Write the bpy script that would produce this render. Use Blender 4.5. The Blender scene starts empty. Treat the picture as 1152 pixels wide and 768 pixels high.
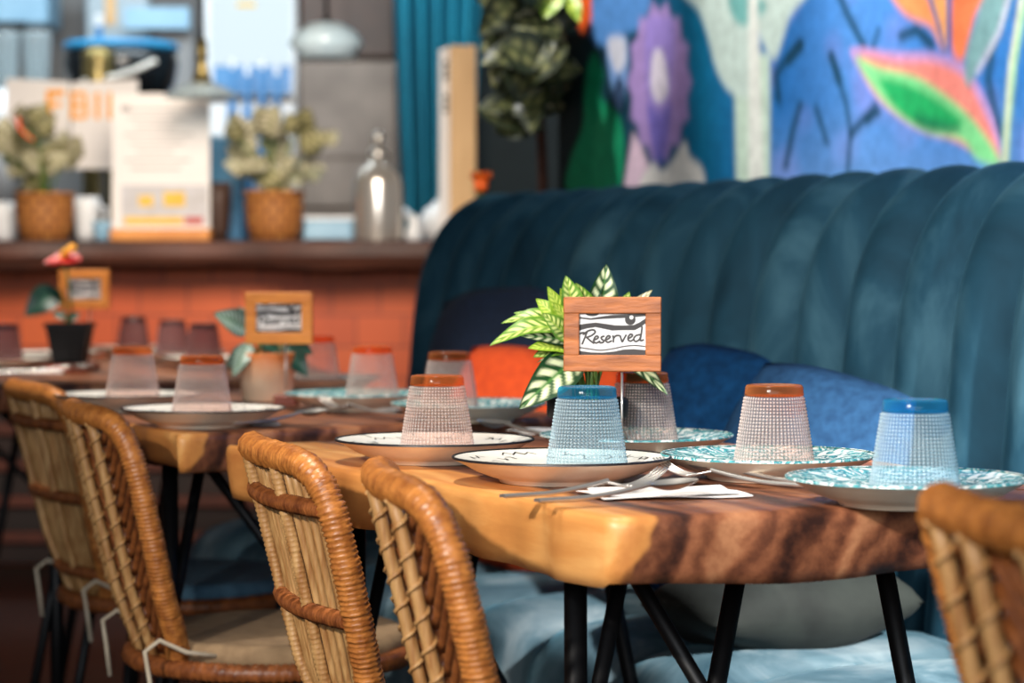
import bpy, math, random
import numpy as np
from mathutils import Vector, Matrix

random.seed(7)
rng = np.random.default_rng(7)
SC = bpy.context.scene
COL = SC.collection
PI = math.pi

# ------------------------------------------------------------------ camera, world, light
FPX = 85.0 / 36.0 * 1152.0
PITCH = math.atan((384 - 300) / FPX)
CAMZ = 1.0
cam_d = bpy.data.cameras.new('camera')
cam = bpy.data.objects.new('camera', cam_d)
COL.objects.link(cam)
cam.location = (0, 0, CAMZ)
cam.rotation_euler = (PI / 2 - PITCH, 0, 0)
cam_d.lens = 85.0
cam_d.sensor_width = 36.0
cam_d.clip_start = 0.05
cam_d.dof.use_dof = True
cam_d.dof.focus_distance = 2.86
cam_d.dof.aperture_fstop = 4.2
cam_d.dof.aperture_blades = 0
SC.camera = cam

SC.view_settings.view_transform = 'Standard'
SC.view_settings.look = 'None'
SC.view_settings.gamma = 1.0
SC.view_settings.use_curve_mapping = False
SC.view_settings.exposure = 0.0

world = bpy.data.worlds.new('world')
SC.world = world
world.use_nodes = True
world.node_tree.nodes['Background'].inputs[0].default_value = (0.75, 0.88, 1.0, 1)
world.node_tree.nodes['Background'].inputs[1].default_value = 0.13


def area(name, loc, target, sx, sy, power, color):
    d = bpy.data.lights.new(name, 'AREA')
    d.shape = 'RECTANGLE'
    d.size = sx
    d.size_y = sy
    d.energy = power
    d.color = color
    o = bpy.data.objects.new(name, d)
    COL.objects.link(o)
    o.location = loc
    o.rotation_euler = (Vector(target) - Vector(loc)).to_track_quat('-Z', 'Y').to_euler()
    return o


def spot(name, loc, target, power, color, angle=50, blend=0.5, radius=0.1):
    d = bpy.data.lights.new(name, 'SPOT')
    d.energy = power
    d.color = color
    d.spot_size = math.radians(angle)
    d.spot_blend = blend
    d.shadow_soft_size = radius
    o = bpy.data.objects.new(name, d)
    COL.objects.link(o)
    o.location = loc
    o.rotation_euler = (Vector(target) - Vector(loc)).to_track_quat('-Z', 'Y').to_euler()
    return o


area('window_daylight', (-0.2, -2.2, 2.0), (0.3, 3.5, 0.8), 3.0, 1.6, 150, (0.93, 0.97, 1.0))
spot('key_sunlight', (-1.7, -0.4, 2.3), (0.3, 3.1, 0.68), 580, (1.0, 0.93, 0.82), 34, 0.7, 0.06)
spot('added_front_spot', (-0.9, 0.2, 2.0), (1.15, 3.55, 0.9), 500, (0.92, 0.97, 1.0), 34, 1.0, 0.12)  # added spot to brighten the banquette back, no fixture here
spot('added_seat_spot', (1.75, 1.3, 1.9), (0.66, 3.42, 0.43), 1000, (1.0, 0.97, 0.93), 24, 0.6, 0.05)  # added narrow spot to brighten the banquette seat, no fixture here
for k in range(6):
    q = 2.1 + 0.5 * k
    sl = 0.40 if k == 5 else 0.0
    lx, ly = -math.sin(0.4538) * q + math.cos(0.4538) * 1.8, math.cos(0.4538) * q + math.sin(0.4538) * 1.8
    spot('added_mural_spot', (lx, ly, 2.55), (lx + 0.82 * math.cos(0.4538) - sl * math.sin(0.4538), ly + 0.82 * math.sin(0.4538) + sl * math.cos(0.4538), 1.78 - 0.2 * sl), 112, (1.0, 0.98, 0.95), 44, 0.5, 0.05)  # added unseen spots that brighten only the mural
spot('bar_lamp', (-0.6, 4.6, 2.3), (-1.1, 8.0, 1.15), 620, (1.0, 0.87, 0.72), 48, 0.9, 0.55)
for (cx, cy, e) in ((0.02, 2.95, 210), (-0.50, 4.25, 250), (-1.05, 5.9, 330)):
    spot('ceiling_spot', (cx - 0.25, cy - 0.35, 2.9), (cx, cy, 0.75), e, (1.0, 0.93, 0.82), 38, 0.7, 0.05)
area('back_bar_daylight', (-1.3, 8.6, 2.7), (-1.3, 10.2, 1.3), 2.6, 0.6, 60, (0.80, 0.93, 1.0))


# ------------------------------------------------------------------ pixel <-> place
def ray(px, py):
    a = (px - 576) / FPX
    b = (384 - py) / FPX
    c, s = math.cos(PITCH), math.sin(PITCH)
    return Vector((a, c + b * s, -s + b * c))


def on_z(px, py, z):
    d = ray(px, py)
    t = (z - CAMZ) / d.z
    return Vector((0, 0, CAMZ)) + d * t


def on_y(px, py, Y):
    d = ray(px, py)
    return Vector((0, 0, CAMZ)) + d * (Y / d.y)


BA = math.radians(26)                                   # the banquette runs away to the left
U = Vector((-math.sin(BA), math.cos(BA), 0))
N = Vector((math.cos(BA), math.sin(BA), 0))


def un(u, n, z):
    return U * u + N * n + Vector((0, 0, z))


def on_n(px, py, n):
    d = ray(px, py)
    t = n / d.dot(N)
    p = Vector((0, 0, CAMZ)) + d * t
    return p.dot(U), p.z


# ------------------------------------------------------------------ colour and materials
def lin(c):
    return tuple(((x / 255) / 12.92 if x / 255 <= 0.04045 else ((x / 255 + 0.055) / 1.055) ** 2.4) for x in c)


def rgba(c):
    return (*lin(c), 1.0)


class NT:
    def __init__(self, name):
        self.m = bpy.data.materials.new(name)
        self.m.use_nodes = True
        self.t = self.m.node_tree
        self.b = self.t.nodes['Principled BSDF']
        self.out = self.t.nodes['Material Output']

    def node(self, kind, **kw):
        n = self.t.nodes.new(kind)
        for k, v in kw.items():
            if k in n.inputs.keys() if isinstance(k, str) else False:
                n.inputs[k].default_value = v
            else:
                setattr(n, k, v)
        return n

    def link(self, a, b):
        self.t.links.new(a, b)

    def coord(self, out='Object', scale=(1, 1, 1), rot=(0, 0, 0), loc=(0, 0, 0)):
        tc = self.node('ShaderNodeTexCoord')
        mp = self.node('ShaderNodeMapping')
        mp.inputs['Scale'].default_value = scale
        mp.inputs['Rotation'].default_value = rot
        mp.inputs['Location'].default_value = loc
        self.link(tc.outputs[out], mp.inputs[0])
        return mp.outputs[0]

    def noise(self, vec, scale, detail=4, rough=0.55, dist=0.0):
        n = self.node('ShaderNodeTexNoise')
        n.inputs['Scale'].default_value = scale
        n.inputs['Detail'].default_value = detail
        n.inputs['Roughness'].default_value = rough
        n.inputs['Distortion'].default_value = dist
        self.link(vec, n.inputs['Vector'])
        return n.outputs['Fac']

    def ramp(self, fac, stops, interp='LINEAR'):
        r = self.node('ShaderNodeValToRGB')
        r.color_ramp.interpolation = interp
        el = r.color_ramp.elements
        while len(el) < len(stops):
            el.new(0.5)
        for e, (p, c) in zip(el, stops):
            e.position = p
            e.color = c if len(c) == 4 else rgba(c)
        self.link(fac, r.inputs[0])
        return r.outputs['Color']

    def math(self, op, a, b=None):
        n = self.node('ShaderNodeMath', operation=op)
        for i, v in enumerate((a, b)):
            if v is None:
                continue
            if isinstance(v, (int, float)):
                n.inputs[i].default_value = v
            else:
                self.link(v, n.inputs[i])
        return n.outputs[0]

    def mix(self, fac, a, b, mode='MIX'):
        n = self.node('ShaderNodeMix', data_type='RGBA', blend_type=mode)
        for sock, v in ((n.inputs[0], fac), (n.inputs[6], a), (n.inputs[7], b)):
            if isinstance(v, (int, float)):
                sock.default_value = v
            elif isinstance(v, tuple):
                sock.default_value = v if len(v) == 4 else rgba(v)
            else:
                self.link(v, sock)
        return n.outputs[2]

    def bump(self, h, strength=0.3, dist=0.01):
        n = self.node('ShaderNodeBump')
        n.inputs['Strength'].default_value = strength
        n.inputs['Distance'].default_value = dist
        self.link(h, n.inputs['Height'])
        self.link(n.outputs[0], self.b.inputs['Normal'])

    def color(self, c):
        if isinstance(c, tuple):
            self.b.inputs['Base Color'].default_value = c if len(c) == 4 else rgba(c)
        else:
            self.link(c, self.b.inputs['Base Color'])

    def set(self, **kw):
        names = dict(rough='Roughness', metal='Metallic', spec='Specular IOR Level', sheen='Sheen Weight',
                     sheenr='Sheen Roughness', coat='Coat Weight', trans='Transmission Weight', ior='IOR')
        for k, v in kw.items():
            self.b.inputs[names[k]].default_value = v
        return self


def plain(name, c1, c2=None, scale=20, rough=0.6, metal=0.0, bump=0.0, stretch=(1, 1, 1), **kw):
    m = NT(name)
    v = m.coord('Object', stretch)
    f = m.noise(v, scale)
    if c2 is None:
        c2 = tuple(int(x * 0.86) for x in c1)
    m.color(m.ramp(f, [(0.32, c1), (0.68, c2)]))
    m.set(rough=rough, metal=metal, **kw)
    if bump:
        m.bump(f, bump, 0.005)
    return m.m


def vcol(name, rough=0.6, spec=0.3, nscale=0, **kw):
    m = NT(name)
    a = m.node('ShaderNodeVertexColor', layer_name='paint')
    c = a.outputs['Color']
    if nscale:
        f = m.noise(m.coord('Object'), nscale, 5)
        g = m.ramp(f, [(0.25, (222, 222, 222)), (0.7, (255, 255, 255))])
        c = m.mix(1.0, c, g, 'MULTIPLY')
    m.color(c)
    m.set(rough=rough, spec=spec, **kw)
    return m.m


def velvet(name, dark, mid, light, scale=5.0):
    m = NT(name)
    v = m.coord('Object')
    f = m.noise(m.coord('Object', (1, 1, 0.5)), scale, 6, 0.6, 0.8)
    m.color(m.ramp(f, [(0.28, dark), (0.5, mid), (0.76, light)]))
    m.set(rough=0.75, sheen=0.22, sheenr=0.35, spec=0.12)
    m.b.inputs['Sheen Tint'].default_value = rgba((130, 200, 225))
    m.bump(m.noise(v, 60, 4), 0.12, 0.004)
    return m.m


def slab_wood(name):
    # rings about the log's axis (local y): streaks on the top, arcs on the sawn end
    m = NT(name)
    tc = m.node('ShaderNodeTexCoord')
    sep = m.node('ShaderNodeSeparateXYZ')
    m.link(tc.outputs['Object'], sep.inputs[0])
    v = m.coord('Object', (1, 0.22, 1))
    n1 = m.noise(v, 5.5, 4, 0.6)
    n2 = m.noise(m.coord('Object', (1, 0.07, 1)), 70, 5, 0.7)
    dx = m.math('SUBTRACT', sep.outputs['X'], 0.46)
    dz = m.math('SUBTRACT', sep.outputs['Z'], 0.60)
    r = m.math('SQRT', m.math('ADD', m.math('MULTIPLY', dx, dx), m.math('MULTIPLY', m.math('MULTIPLY', dz, dz), 1.3)))
    r = m.math('ADD', r, m.math('MULTIPLY', n1, 0.16))
    ring = m.math('ADD', m.math('MULTIPLY', m.math('SINE', m.math('MULTIPLY', r, 150)), 0.17),
                  m.math('MULTIPLY', m.math('SINE', m.math('MULTIPLY', r, 47)), 0.2))
    f = m.math('ADD', m.math('ADD', ring, 0.5), m.math('MULTIPLY', m.math('SUBTRACT', n2, 0.5), 0.7))
    heart = m.ramp(f, [(0.12, (50, 28, 22)), (0.4, (98, 56, 38)), (0.66, (140, 86, 58)), (0.92, (174, 118, 82))])
    sap = m.ramp(f, [(0.1, (178, 110, 56)), (0.6, (204, 138, 74)), (0.95, (222, 164, 98))])
    edge = m.math('ADD', sep.outputs['X'], m.math('MULTIPLY', m.math('SUBTRACT', n1, 0.5), 0.16))
    edge = m.math('SUBTRACT', edge, m.math('MULTIPLY', m.math('SUBTRACT', sep.outputs['Z'], 0.71), 0.45))
    k = m.ramp(edge, [(0.022, (0, 0, 0)), (0.032, (255, 255, 255))])
    m.color(m.mix(k, sap, heart))
    m.set(rough=0.42, spec=0.4)
    m.bump(f, 0.12, 0.003)
    return m.m


def glass_mat(name, tint, body, mixd=0.12, edge=0.6, dots=0.0):
    # thin pressed glass: clear face-on, milky and shiny where the dots turn away
    m = NT(name)
    tr = m.node('ShaderNodeBsdfTransparent')
    tr.inputs[0].default_value = rgba(tint)
    m.color(m.mix(0.0, body, body))
    m.set(rough=0.12, spec=1.0)
    lw = m.node('ShaderNodeLayerWeight')
    lw.inputs['Blend'].default_value = 0.5
    fac = m.math('MINIMUM', m.math('ADD', m.math('MULTIPLY', m.math('POWER', lw.outputs['Facing'], 1.6), edge), mixd), 1.0)
    if dots:
        # the pressed dots are thick and milky, the grooves between them clear
        sp_ = m.node('ShaderNodeSeparateXYZ')
        m.link(m.coord('UV'), sp_.inputs[0])
        du = m.math('ABSOLUTE', m.math('SINE', m.math('MULTIPLY', sp_.outputs['X'], PI)))
        dv = m.math('ABSOLUTE', m.math('SINE', m.math('MULTIPLY', sp_.outputs['Y'], PI)))
        dd = m.math('MULTIPLY', m.math('POWER', du, 1.5), m.math('POWER', dv, 1.5))
        fac = m.math('MINIMUM', m.math('ADD', fac, m.math('MULTIPLY', dd, dots)), 1.0)
    mx = m.node('ShaderNodeMixShader')
    m.link(fac, mx.inputs[0])
    m.link(tr.outputs[0], mx.inputs[1])
    m.link(m.b.outputs[0], mx.inputs[2])
    m.link(mx.outputs[0], m.out.inputs['Surface'])
    return m.m


def emission(name, c, s):
    m = NT(name)
    m.color((10, 10, 10))
    m.b.inputs['Emission Color'].default_value = rgba(c)
    m.b.inputs['Emission Strength'].default_value = s
    return m.m


M = {}
M['slab'] = slab_wood('slab_wood')
M['black_metal'] = plain('black_metal', (16, 16, 18), (24, 24, 26), 30, 0.45, 0.6)
M['rattan'] = plain('rattan_wrap', (192, 122, 58), (138, 78, 34), 70, 0.38, 0, 0.25, spec=0.5)
M['rattan_dark'] = plain('rattan_brown', (152, 88, 44), (98, 50, 24), 60, 0.42, 0, 0.25, spec=0.45)
M['rod'] = plain('rattan_rod', (188, 146, 94), (146, 98, 52), 22, 0.5, 0, 0.1, (6, 6, 0.6))
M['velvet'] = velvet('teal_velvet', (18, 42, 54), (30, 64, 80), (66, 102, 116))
M['seam_shade'] = plain('dark_seam_shade', (8, 20, 28), (12, 26, 34), 20, 0.9, spec=0.1)  # dark tone standing in for shade in the channel creases
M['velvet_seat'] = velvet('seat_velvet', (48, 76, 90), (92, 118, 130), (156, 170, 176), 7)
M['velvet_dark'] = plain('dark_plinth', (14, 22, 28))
M['navy'] = plain('navy_fabric', (16, 60, 100), (11, 42, 74), 60, 0.95, 0, 0.2, spec=0.1)
M['navy2'] = plain('denim_blue_fabric', (44, 80, 116), (32, 60, 92), 60, 0.95, 0, 0.2, spec=0.1)
M['midnight'] = plain('midnight_fabric', (22, 40, 66), (16, 30, 52), 60, 0.9)
M['orange_fabric'] = plain('orange_fabric', (226, 82, 22), (204, 66, 16), 50, 0.9, 0, 0.15)
M['olive_fabric'] = plain('olive_fabric', (18, 23, 21), (40, 46, 42), 9, 0.85, 0, 0.2)
M['tan_fabric'] = plain('tan_fabric', (156, 128, 96), (132, 106, 78), 40, 0.9, 0, 0.2)
M['blue_fabric'] = plain('blue_fabric', (84, 122, 146), (66, 100, 124), 40, 0.9, 0, 0.2)
M['plate_out'] = plain('plate_stoneware', (246, 230, 208), (236, 214, 188), 26, 0.45)
M['plate_in'] = plain('plate_glaze', (240, 236, 228), (232, 226, 216), 12, 0.25, spec=0.5)
M['plate_line'] = plain('plate_black_line', (24, 22, 24), (34, 30, 32), 30, 0.4)
mm = NT('plate_teal_leaf')
f1 = mm.noise(mm.coord('Object'), 42, 3, 0.6, 1.6)
mm.color(mm.ramp(f1, [(0.40, (228, 232, 226)), (0.46, (88, 168, 168)), (0.54, (14, 104, 116)), (0.63, (226, 234, 228))]))
mm.set(rough=0.25, spec=0.5)
M['plate_teal'] = mm.m
M['glass_pink'] = glass_mat('pink_glass', (238, 222, 216), (250, 236, 230), 0.05, 0.6, 0.26)
M['glass_blue'] = glass_mat('blue_glass', (220, 236, 242), (214, 232, 240), 0.05, 0.6, 0.26)
M['glass_smoke'] = glass_mat('smoky_glass', (176, 140, 138), (160, 120, 120), 0.14, 0.5, 0.3)
M['base_amber'] = glass_mat('amber_glass', (250, 188, 140), (236, 146, 84), 0.06, 0.4)
M['base_blue'] = glass_mat('cyan_glass', (132, 206, 232), (70, 172, 214), 0.06, 0.4)
M['base_plum'] = glass_mat('plum_glass', (120, 80, 84), (70, 38, 44), 0.3)
M['clear'] = glass_mat('clear_glass', (235, 245, 248), (214, 228, 234), 0.25)
M['steel'] = plain('polished_steel', (214, 210, 204), (196, 190, 184), 12, 0.32, 0.85)
M['jug_steel'] = plain('jug_steel', (226, 218, 208), (206, 198, 190), 5, 0.22, 0.72, 0, (6, 6, 0.2))
M['dome_glass'] = plain('dome_glass', (212, 232, 242), (190, 216, 232), 9, 0.15)
M['pan_handle'] = plain('pan_handle', (222, 218, 210), (206, 202, 194), 9, 0.4)
M['lower_panel'] = plain('dark_lower_panel', (46, 26, 22), (32, 20, 18), 6, 0.7)
M['rail'] = plain('reddish_rail', (96, 44, 28), (70, 32, 22), 8, 0.6)
M['pale_grey'] = plain('pale_grey', (176, 190, 198), (156, 172, 182), 6, 0.5)
M['napkin'] = plain('white_napkin', (238, 234, 230), (226, 220, 216), 30, 0.9, 0, 0.15)
M['frame_wood'] = plain('reddish_frame_wood', (178, 102, 46), (122, 64, 26), 30, 0.55, 0, 0.35, (0.6, 3, 3))
M['frame_wood2'] = plain('honey_frame_wood', (222, 138, 46), (196, 112, 36), 30, 0.55, 0, 0.2, (0.6, 3, 3))
M['block_wood'] = plain('red_block_wood', (142, 62, 36), (112, 46, 28), 30, 0.5)
M['card'] = vcol('painted_card', 0.7)
M['leaf'] = vcol('leaf_paint', 0.42, 0.4)
M['mural'] = vcol('mural_paint', 0.65, 0.2, 34)
M['stem'] = plain('green_stem', (98, 130, 52), (70, 100, 40), 20, 0.5)
M['black_plastic'] = plain('black_plastic', (13, 14, 15), (19, 20, 21), 20, 0.55, spec=0.25)
M['soil'] = plain('potting_soil', (48, 34, 26), (30, 22, 18), 90, 0.95, 0, 0.6)
mm = NT('peach_ceramic')
sp = mm.node('ShaderNodeSeparateXYZ')
tcn = mm.node('ShaderNodeTexCoord')
mm.link(tcn.outputs['Object'], sp.inputs[0])
hz = mm.math('ADD', mm.math('MULTIPLY', sp.outputs['Z'], 9.0), mm.math('MULTIPLY', mm.noise(tcn.outputs['Object'], 16), 0.5))
mm.color(mm.ramp(hz, [(0.52, (240, 206, 172)), (0.95, (206, 116, 54))]))
mm.set(rough=0.55)
M['peach'] = mm.m
mm = NT('wicker')
wv = mm.node('ShaderNodeTexBrick')
wv.inputs['Scale'].default_value = 1.0
wv.inputs['Brick Width'].default_value = 0.05
wv.inputs['Row Height'].default_value = 0.028
wv.inputs['Mortar Size'].default_value = 0.006
wv.inputs['Color1'].default_value = rgba((206, 138, 68))
wv.inputs['Color2'].default_value = rgba((182, 114, 52))
wv.inputs['Mortar'].default_value = rgba((112, 62, 26))
mm.link(mm.coord('UV'), wv.inputs['Vector'])
mm.color(wv.outputs['Color'])
mm.set(rough=0.7)
M['wicker'] = mm.m
mm = NT('orange_bar_boards')
bk = mm.node('ShaderNodeTexBrick')
bk.inputs['Scale'].default_value = 1.0
bk.inputs['Brick Width'].default_value = 0.16
bk.inputs['Row Height'].default_value = 0.105
bk.inputs['Mortar Size'].default_value = 0.004
bk.inputs['Color1'].default_value = rgba((224, 100, 38))
bk.inputs['Color2'].default_value = rgba((206, 84, 30))
bk.inputs['Mortar'].default_value = rgba((150, 58, 24))
mm.link(mm.coord('Object', (1, 1, 1), (PI / 2, 0, 0)), bk.inputs['Vector'])
nz = mm.noise(mm.coord('Object', (1, 1, 0.2)), 8, 4)
mm.color(mm.mix(mm.math('MULTIPLY', nz, 0.5), bk.outputs['Color'], (128, 52, 24)))
mm.set(rough=0.55)
M['bar_front'] = mm.m
M['bar_top'] = plain('dark_bar_wood', (96, 52, 36), (44, 26, 22), 6, 0.6, 0, 0.3, (0.5, 3, 3))
M['floor'] = plain('dark_floor', (58, 42, 34), (40, 30, 26), 6, 0.55)
M['plaster'] = plain('grey_plaster', (150, 150, 150), (132, 132, 134), 3, 0.85)
M['ceiling'] = plain('ceiling_paint', (60, 58, 58), (50, 48, 48), 3, 0.9)
M['taupe'] = plain('taupe_panel', (136, 122, 112), (104, 92, 84), 4, 0.6)
M['brown_panel'] = plain('brown_panel', (76, 48, 34), (54, 36, 28), 5, 0.5)
M['white_paper'] = plain('white_paper', (240, 234, 230), (232, 226, 224), 3, 0.8)
M['grey_ink'] = plain('grey_ink', (186, 180, 178), (176, 170, 168), 9, 0.9)
M['orange_ink'] = plain('orange_ink', (255, 172, 30), (250, 160, 24), 9, 0.8)
M['yellow_ink'] = plain('yellow_ink', (240, 200, 92), (226, 180, 70), 9, 0.8)
M['red_ink'] = plain('red_ink', (196, 92, 84), (180, 80, 74), 9, 0.8)
M['print_grey'] = plain('print_grey', (206, 204, 208), (190, 186, 186), 20, 0.8)
M['pale_wood'] = plain('pale_wood', (226, 184, 130), (210, 166, 112), 12, 0.55, 0, 0.05, (3, 3, 0.4))
M['honey'] = plain('honey_wood', (226, 150, 72), (206, 130, 58), 12, 0.5)
M['teal_cloth'] = plain('teal_curtain', (10, 132, 156), (6, 104, 128), 8, 0.75, 0, 0, (3, 3, 0.3))
M['ink_black'] = plain('ink_black', (30, 34, 36), (40, 44, 46), 10, 0.6)
M['charcoal'] = plain('charcoal_wall', (38, 48, 50), (28, 36, 38), 4, 0.8)
M['white_ceramic'] = plain('white_ceramic', (236, 238, 240), (226, 228, 232), 6, 0.3)
M['blue_box'] = plain('blue_plastic', (46, 138, 186), (34, 112, 160), 6, 0.4)
M['pale_blue'] = plain('pale_blue_enamel', (150, 190, 214), (130, 172, 200), 6, 0.35)
M['dark_blue'] = plain('dark_blue_enamel', (8, 60, 98), (6, 40, 70), 6, 0.3)
M['brass'] = plain('aged_brass', (150, 132, 84), (104, 92, 58), 20, 0.35, 0.8)
M['gloss_black'] = plain('gloss_black', (14, 18, 22), (22, 26, 30), 10, 0.25)
M['fridge_light'] = emission('lit_fridge', (222, 241, 250), 0.95)
M['blue_bottle'] = plain('blue_bottle', (70, 140, 196), (52, 118, 176), 8, 0.3)
M['orange_petal'] = plain('orange_petal', (250, 96, 34), (240, 80, 26), 20, 0.6)
M['red_petal'] = plain('red_petal', (196, 40, 34), (176, 30, 28), 20, 0.35)
M['yellow_spadix'] = plain('yellow_spadix', (242, 172, 40), (230, 150, 30), 40, 0.6)
M['bark'] = plain('brown_bark', (96, 56, 40), (70, 42, 30), 20, 0.8)
M['terracotta'] = plain('terracotta_saucer', (172, 78, 44), (150, 64, 36), 20, 0.6)
M['string'] = plain('white_tie', (196, 182, 160), (176, 160, 138), 30, 0.9)
M['bulb'] = emission('bulb_glow', (255, 226, 190), 6.0)


# ------------------------------------------------------------------ mesh builder
class MB:
    def __init__(self):
        self.v, self.f, self.mi, self.sm, self.c = [], [], [], [], {}
        self.uv = {}

    def add(self, verts, faces, mi=0, smooth=True, cols=None, uvs=None):
        o = len(self.v)
        self.v.extend([tuple(p) for p in verts])
        for f in faces:
            self.f.append(tuple(i + o for i in f))
            self.mi.append(mi)
            self.sm.append(smooth)
        if cols is not None:
            for i, c in enumerate(cols):
                self.c[o + i] = c
        if uvs is not None:
            for i, c in enumerate(uvs):
                self.uv[o + i] = c
        return o

    def grid(self, P, mi=0, smooth=True, cu=False, cv=False, cols=None, uvs=None):
        nu, nv = len(P), len(P[0])
        fs = []
        for i in range(nu if cu else nu - 1):
            for j in range(nv if cv else nv - 1):
                a, b = (i + 1) % nu, (j + 1) % nv
                fs.append((i * nv + j, a * nv + j, a * nv + b, i * nv + b))
        fl = [p for row in P for p in row]
        self.add(fl, fs, mi, smooth, [c for row in cols for c in row] if cols else None,
                 [c for row in uvs for c in row] if uvs else None)

    def tube(self, path, r, seg=8, closed=False, mi=0, rf=None, caps=True, flat=1.0):
        path = [Vector(p) for p in path]
        n = len(path)
        T = []
        for i in range(n):
            a = path[(i - 1) % n] if (closed or i > 0) else path[i]
            b = path[(i + 1) % n] if (closed or i < n - 1) else path[i]
            t = b - a
            T.append(t.normalized() if t.length > 1e-9 else Vector((0, 0, 1)))
        ref = Vector((0, 0, 1)) if abs(T[0].z) < 0.9 else Vector((1, 0, 0))
        nn = T[0].cross(ref).normalized()
        rows = []
        for i in range(n):
            nn = (nn - T[i] * nn.dot(T[i]))
            nn = nn.normalized() if nn.length > 1e-6 else T[i].orthogonal().normalized()
            bb = T[i].cross(nn)
            ri = r if not callable(r) else r(i / max(1, n - 1))
            row = []
            for k in range(seg):
                a = 2 * PI * k / seg
                q = ri * (rf(i, k) if rf else 1.0)
                row.append(path[i] + nn * (math.cos(a) * q) + bb * (math.sin(a) * q * flat))
            rows.append(row)
        o = len(self.v)
        self.grid(rows, mi, True, cu=closed, cv=True)
        if caps and not closed:
            self.f.append(tuple(o + k for k in range(seg))[::-1])
            self.f.append(tuple(o + (n - 1) * seg + k for k in range(seg)))
            self.mi += [mi, mi]
            self.sm += [False, False]

    def lathe(self, prof, seg=48, center=(0, 0, 0), mi=0, smooth=True, mis=None, rfun=None):
        cx, cy, cz = center
        rows, uvs = [], []
        for r, z in prof:
            row, uw = [], []
            for k in range(seg):
                a = 2 * PI * k / seg
                rr = r + (rfun(r, z, a) if rfun else 0)
                row.append((cx + rr * math.cos(a), cy + rr * math.sin(a), cz + z))
                uw.append((a * max(p[0] for p in prof), z))
            rows.append(row)
            uvs.append(uw)
        if mis is None:
            self.grid(rows, mi, smooth, cv=True, uvs=uvs)
        else:
            for i in range(len(rows) - 1):
                self.grid(rows[i:i + 2], mis[i], smooth, cv=True)

    def box(self, c, s, mi=0, rot=None, bevel=0.0):
        hx, hy, hz = s[0] / 2, s[1] / 2, s[2] / 2
        b = min(bevel, hx * 0.9, hy * 0.9, hz * 0.9)
        if b <= 0:
            vs = [(x, y, z) for x in (-hx, hx) for y in (-hy, hy) for z in (-hz, hz)]
            fs = [(0, 1, 3, 2), (4, 6, 7, 5), (0, 4, 5, 1), (2, 3, 7, 6), (0, 2, 6, 4), (1, 5, 7, 3)]
        else:
            vs, fs = [], []
            idx = {}
            for sx in (-1, 1):
                for sy in (-1, 1):
                    for sz in (-1, 1):
                        for ax in range(3):
                            p = [sx * (hx - b), sy * (hy - b), sz * (hz - b)]
                            p[ax] += (sx, sy, sz)[ax] * b
                            idx[(sx, sy, sz, ax)] = len(vs)
                            vs.append(tuple(p))
            for ax in range(3):
                o1, o2 = [a for a in range(3) if a != ax]
                for s_ in (-1, 1):
                    q = []
                    for (a1, a2) in ((-1, -1), (1, -1), (1, 1), (-1, 1)):
                        k = [0, 0, 0]
                        k[ax], k[o1], k[o2] = s_, a1, a2
                        q.append(idx[(*k, ax)])
                    fs.append(tuple(q))
            for ax in range(3):
                o1, o2 = [a for a in range(3) if a != ax]
                for a1 in (-1, 1):
                    for a2 in (-1, 1):
                        def g(sv, w):
                            k = [0, 0, 0]
                            k[ax], k[o1], k[o2] = sv, a1, a2
                            return idx[(*k, w)]
                        fs.append((g(-1, o1), g(1, o1), g(1, o2), g(-1, o2)))
            for sx in (-1, 1):
                for sy in (-1, 1):
                    for sz in (-1, 1):
                        fs.append(tuple(idx[(sx, sy, sz, a)] for a in range(3)))
        R = rot if rot is not None else Matrix.Identity(3)
        self.add([R @ Vector(p) + Vector(c) for p in vs], fs, mi, False)

    def ball(self, c, r, seg=16, rings=10, mi=0, sq=(1, 1, 1)):
        rows = []
        for i in range(rings + 1):
            t = PI * i / rings
            rows.append([(c[0] + r * sq[0] * math.sin(t) * math.cos(2 * PI * k / seg),
                          c[1] + r * sq[1] * math.sin(t) * math.sin(2 * PI * k / seg),
                          c[2] + r * sq[2] * math.cos(t)) for k in range(seg)])
        self.grid(rows, mi, True, cv=True)

    def build(self, name, mats, parent=None, loc=None, fixn=True):
        me = bpy.data.meshes.new(name)
        me.from_pydata(self.v, [], self.f)
        if not isinstance(mats, (list, tuple)):
            mats = [mats]
        for m in mats:
            me.materials.append(m)
        me.polygons.foreach_set('material_index', self.mi)
        me.polygons.foreach_set('use_smooth', self.sm)
        if self.c:
            at = me.color_attributes.new('paint', 'FLOAT_COLOR', 'POINT')
            arr = np.ones((len(self.v), 4), dtype=np.float32)
            for i, c in self.c.items():
                arr[i, :3] = c[:3]
            at.data.foreach_set('color', arr.ravel())
        if self.uv:
            ul = me.uv_layers.new(name='UVMap')
            li = np.zeros(len(me.loops), dtype=np.int32)
            me.loops.foreach_get('vertex_index', li)
            arr = np.array([self.uv.get(int(i), (0, 0)) for i in li], dtype=np.float32)
            ul.data.foreach_set('uv', arr.ravel())
        me.validate()
        me.update()
        if fixn:
            import bmesh
            bm = bmesh.new()
            bm.from_mesh(me)
            bmesh.ops.recalc_face_normals(bm, faces=bm.faces)
            bm.to_mesh(me)
            bm.free()
        o = bpy.data.objects.new(name, me)
        COL.objects.link(o)
        if parent is not None:
            o.parent = parent
        if loc is not None:
            o.location = loc
        return o


def tag(o, label, cat, group=None):
    o['label'] = label
    o['category'] = cat
    if group:
        o['group'] = group
    return o


def thing(name, label, cat, loc=(0, 0, 0), rz=0.0, group=None):
    o = bpy.data.objects.new(name, None)
    COL.objects.link(o)
    o.empty_display_size = 0.05
    o.location = loc
    o.rotation_euler = (0, 0, rz)
    return tag(o, label, cat, group)


def structure(o):
    o['kind'] = 'structure'
    return o


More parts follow.
